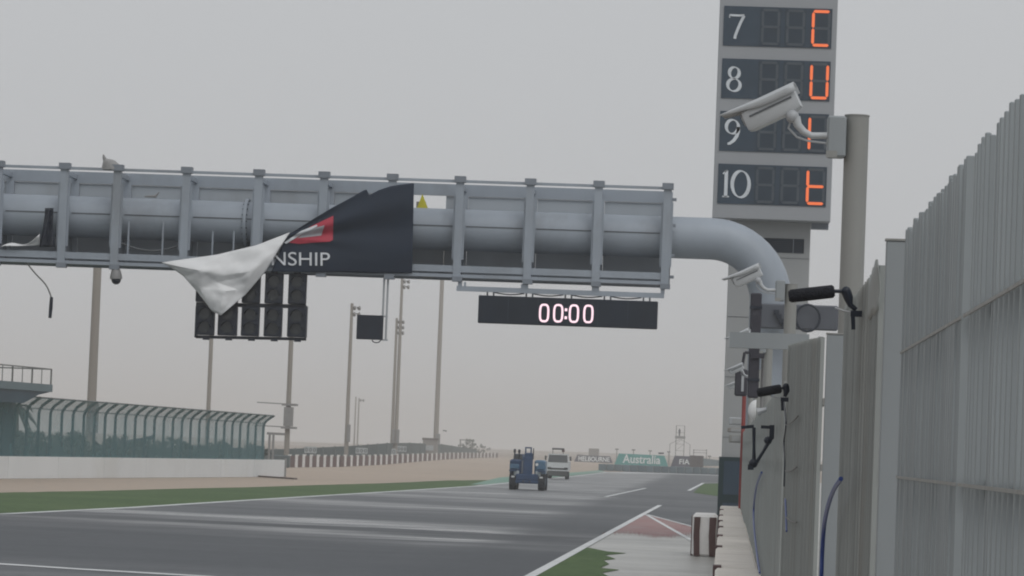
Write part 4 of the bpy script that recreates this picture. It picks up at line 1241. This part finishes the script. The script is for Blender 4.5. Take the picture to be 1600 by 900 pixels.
# ---- floodlight masts
def mast(px_t, py_t, px_b, Y, r0, r1, label, lamps=0, box=True, plat=False, head=None, lampw=1.0):
    b = P(px_b, 700, Y); topz_ = P(px_t, py_t, Y).z
    t = thing('floodlight_mast', (b.x, Y, 0), label, 'mast', 'floodlight masts round the circuit')
    MB().tube([(b.x, Y, 0), (b.x, Y, topz_ * .5), (b.x, Y, topz_)], [r0, (r0 + r1) / 2, r1], 14).build('shaft', M['mast'], t, True)
    MB().tube([(b.x, Y, 0), (b.x, Y, .35)], r0 * 1.7, 12).build('base', M['lamp'], t)
    if box: MB().bev((b.x + r0 * .9, Y - r0, 3.4 + CAM_H * .2), (r0 * 1.5, r0 * 1.5, 2.6), .05).build('gear_box', M['lamp'], t)
    for k in range(lamps):
        z = topz_ - .5 - k * 1.25 * lampw
        arm = MB().beam((b.x, Y, z), (b.x + 1.7 * lampw, Y, z - .1), .1, .1).build('lamp_arm', M['lamp'], t)
        for xx in (.55, 1.5):
            c = Vector((b.x + xx * lampw, Y - .1, z - .15))
            MB().tube([c + Vector((.1, 0, .38)) * lampw, c, c + Vector((-.12, -.15, -.16)) * lampw], [.12 * lampw, .38 * lampw, .46 * lampw], 10).build('lamp_head', M['lamp'], t, True)
    if plat:
        for z in (3.9, 6.2):
            MB().box((b.x + .15, Y - .1, z), (1.5, 1.2, .22)).build('platform', M['lamp'], t)
            MB().beam((b.x - 3.2, Y + .3, z + .12), (b.x + .2, Y, z + .05), .1, .1).build('brace', M['lamp'], t)
        MB().box((b.x + .1, Y - .4, 5.0), (.9, .7, 1.9)).build('gear_box', M['lamp'], t)
    return t
mast(157, 320, 140, 300, .42, .34, 'thickest floodlight mast at left rising behind the mesh fence', box=True)
mast(331, 330, 323, 420, .27, .22, 'thin floodlight mast behind the black start light panel', box=False)
mast(458, 350, 448, 350, .27, .2, 'floodlight mast with two platforms at the end of the mesh fence', box=False, plat=True)
mast(553, 474, 541, 520, .33, .22, 'floodlight mast with lamps left of the small hanging screen', 2, lampw=.75)
mast(621, 497, 612, 640, .32, .22, 'shorter left mast of the close pair below the banner', 3, lampw=.8)
mast(629, 434, 618, 640, .38, .25, 'taller right mast of the close pair below the banner', 2, lampw=.8)
mast(690, 360, 680.5, 800, .6, .42, 'floodlight mast standing beside the beige hut')
mast(557, 620, 553, 1150, .3, .22, 'faint distant mast, left one of a small pair', 0, box=False)
mast(561, 622, 558, 1150, .3, .22, 'faint distant mast with lamps, right one of a small pair', 1, box=False)
tag(MB().beam(P(692, 672.5, 800), P(698, 673.5, 800), .4, .3).build('bracket_lamp', M['lamp']), 'tiny dark bracket lamp right of the mast by the hut', 'lamp')
gat = P(378 + 51, 680, 300)
gp = thing('gate_frame', (gat.x, 300, 0), 'small gate frame just right of the mesh fence end', 'gate')
for px in (421, 427): MB().tube([(P(px, 690, 300).x, 300, 0), (P(px, 690, 300).x, 300, P(px, 677, 300).z)], .1, 6).build('upright', M['lamp'], gp)
MB().beam(P(417, 677, 300), P(445, 678.5, 300), .12, .2).build('lintel', M['lamp'], gp)
cn = G(438, 735); tag(MB().bev((cn.x, cn.y, .8), (1.6, 1.2, 1.1), .1).build('dark_bin', M['signd']), 'low dark box standing at the end of the white wall', 'box')

# ---- striped barrier on the far run-off
tops = [(447, 730.5), (530, 729.5), (600, 726), (660, 720.5), (700, 717.5), (745, 715.3), (779, 715.0)]
base_pts = [G(x, y) for x, y in tops]
# arc length table
L_ = [0]
for i in range(len(base_pts) - 1): L_.append(L_[-1] + (base_pts[i + 1] - base_pts[i]).length)
def along(s_):
    for i in range(len(base_pts) - 1):
        if s_ <= L_[i + 1] or i == len(base_pts) - 2:
            return base_pts[i].lerp(base_pts[i + 1], (s_ - L_[i]) / (L_[i + 1] - L_[i]))
sb = thing('striped_barrier', base_pts[0], 'long curving tyre barrier striped white and dull red beyond the gravel', 'barrier')
pxw = []
x_ = 449.0
while x_ < 777:
    w_ = 8.2 - 4.6 * (x_ - 449) / 328
    pxw.append((x_, x_ + w_ * .52, x_ + w_ * 1.42)); x_ += w_ * 1.42
def on_bar(px):
    i = next((k for k in range(len(tops) - 1) if px <= tops[k + 1][0]), len(tops) - 2)
    t = (px - tops[i][0]) / (tops[i + 1][0] - tops[i][0])
    return G(px, tops[i][1] + (tops[i + 1][1] - tops[i][1]) * t)
for xa_, xb_, xc_ in pxw:
    for m_, u, v, hh_, dp in (('whiteb', xa_, xb_, 1.28, .0), ('redfar', xb_, xc_, 1.14, .12)):
        a_, b__ = on_bar(u), on_bar(v)
        o_ = Vector((0, .9 + dp, 0))
        jit = random.uniform(-.04, .04)
        MB().prism([a_ + Vector((0, dp, 0)), b__ + Vector((0, dp, 0)), b__ + o_, a_ + o_], (0, 0, hh_ + jit)).build('tyre_stack', M[m_], sb)
# green screened bank behind it
bk = thing('screened_fence', G(445, 724), 'long grey green screened fence behind the striped barrier', 'fence')
btop = [(300, 704, 420), (400, 703, 440), (447, 701.5, 470), (505, 699, 520), (560, 696, 560), (605, 692.5, 620), (640, 692, 700), (690, 694, 860), (738, 701.5, 1010), (745, 703, 1020)]
for k in range(len(btop) - 1):
    (x0, y0, Y0), (x1, y1, Y1) = btop[k], btop[k + 1]
    n_p = max(1, int((x1 - x0) / 14))
    for j in range(n_p):
        u, v = j / n_p, (j + 1) / n_p
        A = P(x0 + (x1 - x0) * u, y0 + (y1 - y0) * u, Y0 + (Y1 - Y0) * u); B = P(x0 + (x1 - x0) * v - .2, y0 + (y1 - y0) * v, Y0 + (Y1 - Y0) * v)
        MB().prism([(A.x, A.y, 0), (B.x, B.y, 0), B, A], (0, .25, 0)).build('panel', M['bank'], bk)
        MB().tube([(A.x, A.y - .1, 0), (A.x, A.y - .1, A.z + .1)], .12, 6).build('post', M['signd'], bk)
for k, (x0, y0, x1, y1, Y_, lb) in enumerate(((476, 697.5, 494.5, 708, 470, 'leftmost pale marker board behind the striped barrier'), (556, 699.5, 574, 709, 500, 'pale marker board below the lamped mast'), (612, 701, 618.5, 711, 560, 'small square pale marker board below the close pair of masts'), (621, 697, 635, 706, 560, 'pale marker board right of the close pair of masts'))):
    A, B = P(x0, y0, Y_), P(x1, y1, Y_)
    t = thing('marker_board', (A.x, Y_, 0), lb, 'sign', 'marker boards behind the striped barrier')
    bd = MB().span((A.x, Y_, B.z), (B.x, Y_ + .1, A.z)).build('board', M['sign'], t)
    nd = 3 if x1 - x0 > 8 else 1
    for j in range(nd):
        wj = (B.x - A.x) / nd
        xx = A.x + wj * (j + .5)
        pts = [(xx + wj * .26 * math.cos(2 * math.pi * q_ / 12), (A.z + B.z) / 2 + (A.z - B.z) * .26 * math.sin(2 * math.pi * q_ / 12)) for q_ in range(12)]
        stroke(pts, lambda d, t_: .13, Y_ - .02, M['signd'], 'digit', bd, closed=True)
    for xx in (A.x + .2, B.x - .2): MB().tube([(xx, Y_ + .2, 0), (xx, Y_ + .2, A.z)], .08, 6).build('leg', M['lamp'], t)
HY = 780
hA, hB = P(661, 684, HY), P(682, 707, HY)
ht = thing('marshal_hut', (hA.x, HY, 0), 'small beige hut with dark roof above the striped barrier', 'hut')
MB().span((hA.x, HY, 0), (hB.x, HY + 3, hA.z - .5)).build('wall', M['hut'], ht)
MB().span((hA.x - .15, HY - .2, hA.z - .49), (hB.x + .15, HY + 3.2, hA.z)).build('roof', M['hutroof'], ht)
MB().span((hA.x + .6, HY - .1, hB.z + .4), (hB.x - .7, HY, hB.z + 1.5)).build('window', M['sign'], ht)
# frame and shrubs near far end
fr = thing('scaffold_frame', (P(720, 700, 1060).x, 1060, 0), 'thin scaffold frame at the far end of the screened fence', 'frame')
for px in (719, 738): MB().tube([(P(px, 700, 1060).x, 1060, 0), (P(px, 700, 1060).x, 1060, P(px, 687, 1060).z)], .2, 6).build('upright', M['scaff'], fr)
MB().beam(P(718, 687, 1060), P(741, 688.5, 1060), .25, .3).build('crossbar', M['scaff'], fr)
for k, (px, Y_, h_, w_, lb) in enumerate(((732, 1050, 5.0, 3.2, 'dark round bush by the thin scaffold frame'), (748, 1060, 3.8, 5.5, 'low bush right of the thin scaffold frame'), (724, 1070, 3.4, 3.2, 'small bush under the thin scaffold frame'))): shrub(px, Y_, h_, w_, lb)

# ================================================================== FAR END
def trap(px0, px1, top0, top1, yt0, yt1, yb0, yb1, Y, mtl, txt, label, txw, txh, cxy, offs=.02):
    A, B, C, D = P(px0, yb0, Y), P(px1, yb1, Y), P(top1, yt1, Y), P(top0, yt0, Y)
    t = thing('advertising_board', ((A.x + B.x) / 2, Y, 0), label, 'billboard', 'advertising boards at the end of the straight')
    dpt = Vector((0, 1.2, 0))
    bd = MB().prism([Vector((A.x, Y, 0)), Vector((B.x, Y, 0)), Vector((C.x, Y, C.z)), Vector((D.x, Y, C.z + (D.z - C.z)))], dpt).build('face', mtl, t)
    if txt:
        c = P(cxy[0], cxy[1], Y - .05); k = Y / FPX
        text_on('lettering', txt, c, txw * k, txh * k, M['boardtxt'], bd, None, offs)
    for xx in (A.x + .8, B.x - .8): MB().beam((xx, Y + 1.25, C.z * .8), (xx, Y + 2.2, 0), .15, .15).build('prop', M['scaff'], t)
    return t
trap(897, 957, 902, 953, 711, 713, 722, 724, 840, M['navy'], 'MELBOURNE', 'dark trapezoid board lettered MELBOURNE behind the run-off', 49, 7.6, (928, 717.3), .03)
trap(960, 1044, 967, 1038, 708.5, 712, 724, 728, 760, M['teal'], 'Australia', 'teal trapezoid board lettered Australia at the end of the straight', 59, 13.5, (1002.5, 717.6), .018)
trap(1048, 1092, 1054, 1088, 712, 713.5, 727, 728.5, 760, M['navy'], 'FIA', 'dark board with short white letters beside the brown container', 16, 8, (1069.5, 721.5), .02)
def crate(x0, y0, x1, y1, Y, mtl, label, name='container'):
    A, B = P(x0, y0, Y), P(x1, y1, Y)
    t = thing(name, (A.x, Y, 0), label, 'container')
    MB().bev(((A.x + B.x) / 2, Y + 1.2, A.z / 2), (B.x - A.x, 2.4, A.z), .06).build('body', mtl, t)
    for k in range(6): MB().box((A.x + (B.x - A.x) * (k + .5) / 6, Y - .02, A.z / 2), (.12, .06, A.z * .85)).build('rib', mtl, t)
    return t
crate(1078, 711.5, 1099, 728, 740, M['brown'], 'dark brown container between the lettered board and the tower')
crate(920, 700.5, 935.5, 712, 1000, M['hut'], 'small grey brown box standing behind the MELBOURNE board')
tag(MB().prism([P(1099, 716, 735), P(1126, 719.5, 735), P(1160, 721, 735), P(1160, 728, 735), P(1099, 728, 735)], (0, 1, 0)).build('low_barrier', M['steelblue']), 'low dark blue barrier right of the brown container', 'barrier')
tag(MB().tube([P(1033, 709.5, 757), P(1033, 707, 757)], .6, 8).build('board_lamp', M['black']), 'small dark lamp on the top edge of the teal board', 'lamp')
# padded barrier in front of them
pbx = [(935, 735.0), (1000, 737.0), (1060, 739.2), (1125, 741.5), (1180, 743.5)]
pb0 = thing('padded_barrier', G(935, 735), 'low blue grey padded barrier crossing the end of the straight', 'barrier')
nb = 20
for k in range(nb):
    x0, x1 = 935 + 245 * k / nb, 935 + 245 * (k + 1) / nb - .25
    a_ = G(x0, 735 + .0347 * (x0 - 935)); b__ = G(x1, 735 + .0347 * (x1 - 935))
    b__.y = a_.y = a_.y
    MB().bev(((a_.x + b__.x) / 2, a_.y + .5, .47), (b__.x - a_.x, 1.0, .94), .06).build('cushion', M['steelblue'], pb0)
# scaffold watch tower
wt = P(1061, 700, 800)
wt_ = thing('watch_tower', (wt.x, 800, 0), 'scaffold watch tower with a platform beyond the Australia board', 'tower')
zt2 = P(1061, 665, 800).z; zp = P(1061, 683.5, 800).z
xs_ = (P(1056, 690, 800).x, P(1069, 690, 800).x)
for yy in (800, 801.9):
    for xx in xs_: MB().tube([(xx, yy, 0), (xx, yy, zt2)], .07, 6).build('upright', M['scaff'], wt_)
for xx in (P(1046.5, 700, 800).x, P(1078, 700, 800).x):
    MB().tube([(xx, 800.5, 0), (xx, 800.5, P(1061, 694, 800).z)], .06, 6).build('outrigger', M['scaff'], wt_)
    MB().beam((xx, 800.5, P(1061, 694, 800).z), ((xs_[0] + xs_[1]) / 2, 800.5, zp - .4), .08, .08).build('brace', M['scaff'], wt_)
MB().span((xs_[0] - .2, 799.8, zp - .25), (xs_[1] + .2, 802.1, zp + .3)).build('platform', M['lamp'], wt_)
for z in (zt2, zp + 1.1, zp - 1.5, zp - 3): MB().beam((xs_[0], 800, z), (xs_[1], 800, z), .07, .07).build('ledger', M['scaff'], wt_)
for z in (zp - 1.5, zp - 3): MB().beam((xs_[0], 800, z), (xs_[1], 800, z + 1.5), .06, .06).build('diagonal', M['scaff'], wt_)
# person on the platform: one continuous body
pp = P(1061.5, 680, 800.6)
def body_rings(base, h):
    prof_ = [(0, .11), (.1, .12), (.25, .14), (.45, .18), (.52, .2), (.62, .19), (.75, .23), (.82, .2), (.86, .08), (.88, .07), (.91, .1), (.95, .11), (.985, .08), (1, .02)]
    return [(base + Vector((0, 0, z * h)), r_ * 1.15) for z, r_ in prof_]
br_ = body_rings(Vector((pp.x, 800.9, zp + .3)), 1.72)
tag(MB().tube([p for p, _ in br_], [r_ for _, r_ in br_], 12).build('person', M['person'], None, True), 'person in dark clothes standing on the watch tower platform', 'person')
fr2 = thing('scaffold_frame', (P(1090, 705, 790).x, 790, 0), 'faint scaffold frame above the brown container', 'frame')
for px in (1084, 1104): MB().tube([(P(px, 705, 790).x, 790, 0), (P(px, 705, 790).x, 790, P(px, 702, 790).z)], .08, 6).build('upright', M['scaff'], fr2)
for y_ in (703, 707): MB().beam(P(1083, y_, 790), P(1105, y_ + .8, 790), .1, .1).build('ledger', M['scaff'], fr2)
for k, (px, yt) in enumerate(((964, 702), (990, 703), (1016, 704.5), (1045, 706), (1109, 713))):
    t = thing('lamp_post', (P(px, 700, 900).x, 900, 0), ('distant lamp post above the left end of the teal board', 'distant lamp post above the teal board, second from left', 'distant lamp post above the letters of the teal board', 'distant lamp post left of the watch tower', 'short lamp post near the big tower edge')[k], 'lamp post', 'lamp posts at the far end')
    z = P(px, yt, 900).z
    MB().tube([(P(px, 700, 900).x, 900, 0), (P(px, 700, 900).x, 900, z)], .1, 6).build('post', M['scaff'], t)
    MB().box((P(px, 700, 900).x, 899.9, z), (.9, .3, .3)).build('lamp_head', M['scaff'], t)
# low dunes and far skyline
rs = random.Random(5)
def dune(name, Y, px0, px1, h0, h1, mtl, seed):
    n = 60; top_ = []
    for k in range(n + 1):
        px = px0 + (px1 - px0) * k / n
        z = h0 + (h1 - h0) * (.5 + .5 * noise.noise((k * .13, seed, 0))) * math.sin(math.pi * k / n) ** .4
        top_.append((P(px, 690, Y).x, z))
    m_ = MB()
    rows_ = [[Vector((x, Y, -.03)) for x, z in top_], [Vector((x, Y + 25, z * .8)) for x, z in top_], [Vector((x, Y + 60, z)) for x, z in top_], [Vector((x, Y + 160, -.03)) for x, z in top_]]
    for a_, b__ in zip(rows_, rows_[1:]): m_.strip(a_, b__)
    return structure(m_.build(name, mtl, None, True))
dune('terrain', 1900, -600, 900, .5, 2.6, M['desert'], 1.3)
dune('terrain', 2200, 600, 1700, .5, 2.4, M['desert'], 4.1)

# ================================================================== VEHICLES
def wheel(c, r_, wd, t, mtl_rim):
    c = Vector(c)
    o = MB().tube([c + Vector((-wd / 2, 0, 0)), c + Vector((-wd / 2 + .05, 0, 0)), c + Vector((wd / 2 - .05, 0, 0)), c + Vector((wd / 2, 0, 0))], [r_ * .86, r_, r_, r_ * .86], 24).build('wheel', M['tyre'], t, True)
    MB().tube([c + Vector((-wd / 2 - .015, 0, 0)), c + Vector((wd / 2 + .015, 0, 0))], r_ * .5, 14).build('rim', mtl_rim, o, True)
    for k in range(18):
        a_ = 2 * math.pi * k / 18
        MB().box(c + Vector((0, math.cos(a_) * r_, math.sin(a_) * r_)), (wd * .9, .06, .06), Matrix.Rotation(a_ - math.pi / 2, 3, 'X')).build('tread', M['tyre'], o)
    return o
VB = G(822.5, 766)
VY = VB.y; VX = VB.x; kz = VY / FPX
tl = thing('telehandler', (VX, VY, 0), 'blue telescopic loader with raised mast driving towards the camera', 'loader')
for sx in (-1, 1):
    for dy in (0.3, 3.0):
        wheel((VX + sx * .96, VY + dy + .35, .58), .58, .46, tl, M['rim'])
MB().bev((VX, VY + 2.0, .86), (1.5, 3.9, .42), .06).build('chassis', M['blue'], tl)
MB().bev((VX, VY + .42, .66), (1.9, .34, .26), .05).build('front_axle', M['blue'], tl)
MB().bev((VX, VY + .10, .55), (1.55, .18, .22), .04).build('bumper', M['blue'], tl)
for sx, wdt in ((-1, .78), (1, .70)):
    bd = MB().bev((VX + sx * .80, VY + 1.75, 1.52), (wdt, 2.9, 1.0), .10).build('side_body', M['blue2' if sx > 0 else 'blue'], tl)
    MB().bev((VX + sx * .88, VY + .26, 1.55), (.62, .12, .34), .05).build('hood_panel', M['blue2'], bd)
    MB().bev((VX + sx * .72, VY + .24, 1.08), (.36, .12, .40), .04).build('headlamp_panel', M['pale'], bd)
    MB().bev((VX + sx * .94, VY + .14, .86), (.22, .10, .14), .03).build('headlight', M['dome'], bd)
    MB().bev((VX + sx * .95, VY + .5, 1.28), (.52, 1.3, .08), .03).build('mudguard', M['blue'], tl)
MB().tube([(VX + .62, VY + .15, 1.72), (VX + .62, VY + .20, 1.72)], .10, 10).build('work_lamp', M['dome'], tl)
cabp = thing
cb = MB().prism([(VX - 1.02, VY + 1.0, 1.95), (VX - .32, VY + 1.0, 1.95), (VX - .34, VY + 1.15, 2.38), (VX - .98, VY + 1.15, 2.38)], (0, 1.3, 0)).build('cab', M['blue'], tl)
MB().prism([(VX - .95, VY + .985, 2.0), (VX - .40, VY + .985, 2.0), (VX - .42, VY + 1.09, 2.33), (VX - .92, VY + 1.09, 2.33)], (0, .02, 0)).build('windscreen', M['glass'], cb)
for x_, h_ in ((-.92, 2.62), (-.62, 2.60)):
    MB().tube([(VX + x_, VY + .9, 2.0), (VX + x_, VY + .9, h_)], .05, 8).build('mirror_stalk', M['black'], tl)
    MB().bev((VX + x_, VY + .88, h_ - .04), (.16, .08, .24), .03).build('mirror', M['black'], tl)
mz = P(822, 698.5, VY).z
MB().bev((VX + .02, VY + .32, 1.50), (.62, .5, 1.45), .06).build('mast_carriage', M['blue'], tl)
MB().bev((VX + .05, VY + .30, 2.30), (.54, .4, .36), .05).build('mast_head', M['blue'], tl)
for dx_ in (-.16, .20):
    MB().box((VX + dx_, VY + .3, (2.3 + mz) / 2), (.09, .12, mz - 2.3)).build('mast_rail', M['blue'], tl)
MB().box((VX + .02, VY + .3, mz - .04), (.45, .13, .09)).build('mast_rail', M['blue'], tl)
MB().box((VX + .36, VY + .3, 2.42), (.06, .1, .75)).build('hydraulic_ram', M['black'], tl)
for dx_ in (-.22, .22): MB().beam((VX + dx_, VY + .1, .62), (VX + dx_, VY - .55, .58), .12, .06).build('fork', M['black'], tl)

UB = G(869, 748.5); UX, UY = UB.x + .1, UB.y
tr = thing('small_truck', (UX, UY, 0), 'small white truck with roof light bar behind the blue loader', 'truck')
for sx in (-1, 1):
    for dy in (.7, 3.6): wheel((UX + sx * .82, UY + dy, .36), .36, .24, tr, M['truckd'])
MB().bev((UX, UY + 2.6, .62), (1.5, 5.0, .34), .05).build('chassis', M['truckd'], tr)
MB().bev((UX, UY + .10, .52), (1.96, .26, .50), .06).build('bumper', M['truckd'], tr)
cabm = MB().prism([(UX - 1.0, UY + .05, .74), (UX + 1.0, UY + .05, .74), (UX + 1.0, UY + .05, 1.55), (UX - 1.0, UY + .05, 1.55)], (0, 1.7, 0)).build('cab', M['truckw'], tr)
MB().prism([(UX - 1.0, UY + .06, 1.55), (UX - 1.0, UY + 1.74, 1.55), (UX - .92, UY + 1.74, 2.30), (UX - .92, UY + .45, 2.30)], (.05, 0, 0)).build('cab_pillar', M['truckw'], cabm)
MB().prism([(UX + .95, UY + .06, 1.55), (UX + .95, UY + 1.74, 1.55), (UX + .87, UY + 1.74, 2.30), (UX + .87, UY + .45, 2.30)], (.05, 0, 0)).build('cab_pillar', M['truckw'], cabm)
MB().prism([(UX - .93, UY + .08, 1.56), (UX + .93, UY + .08, 1.56), (UX + .86, UY + .46, 2.24), (UX - .86, UY + .46, 2.24)], (0, .04, 0)).build('windscreen', M['glass'], cabm)
MB().span((UX - .94, UY + .42, 2.25), (UX + .94, UY + 1.76, 2.36)).build('roof', M['truckw'], cabm)
MB().span((UX - .70, UY + .03, .88), (UX + .70, UY + .06, 1.05)).build('grille', M['truckd'], cabm)
for sx in (-1, 1):
    MB().bev((UX + sx * .78, UY + .03, 1.0), (.34, .08, .2), .03).build('headlight', M['glass'], cabm)
    MB().bev((UX + sx * 1.17, UY + .25, 1.95), (.16, .1, .42), .03).build('mirror', M['truckd'], tr)
    MB().beam((UX + sx * .98, UY + .25, 2.05), (UX + sx * 1.12, UY + .25, 2.05), .04, .04).build('mirror_arm', M['truckd'], tr)
MB().bev((UX, UY + 3.6, 1.25), (1.95, 3.6, .9), .04).build('cargo_bed', M['truckw'], tr)
for dx_ in (-.55, .42): MB().tube([(UX + dx_, UY + .9, 2.36), (UX + dx_, UY + .9, 2.74)], .03, 6).build('bar_leg', M['truckd'], tr)
MB().bev((UX - .05, UY + .9, 2.82), (1.15, .24, .16), .03).build('light_bar', M['truckd'], tr)
MB().bev((UX + .42, UY + .9, 2.66), (.26, .24, .22), .03).build('beacon', M['redw'], tr)

# ================================================================== dusty air
HM = bpy.data.materials.new('dusty_air'); HM.use_nodes = True
hn, hl = HM.node_tree.nodes, HM.node_tree.links
hn.clear()
pv = hn.new('ShaderNodeVolumePrincipled')
pv.inputs['Color'].default_value = (.985, .975, .96, 1)
pv.inputs['Density'].default_value = .0005
pv.inputs['Anisotropy'].default_value = .3
ho = hn.new('ShaderNodeOutputMaterial')
hl.new(pv.outputs['Volume'], ho.inputs['Volume'])
hzb = MB().span((-3600, -350, -1.2), (3600, 7100, 60)).build('haze', HM)
hzb['kind'] = 'stuff'; hzb['label'] = 'pale dusty air over the whole circuit'
hzb.visible_shadow = True
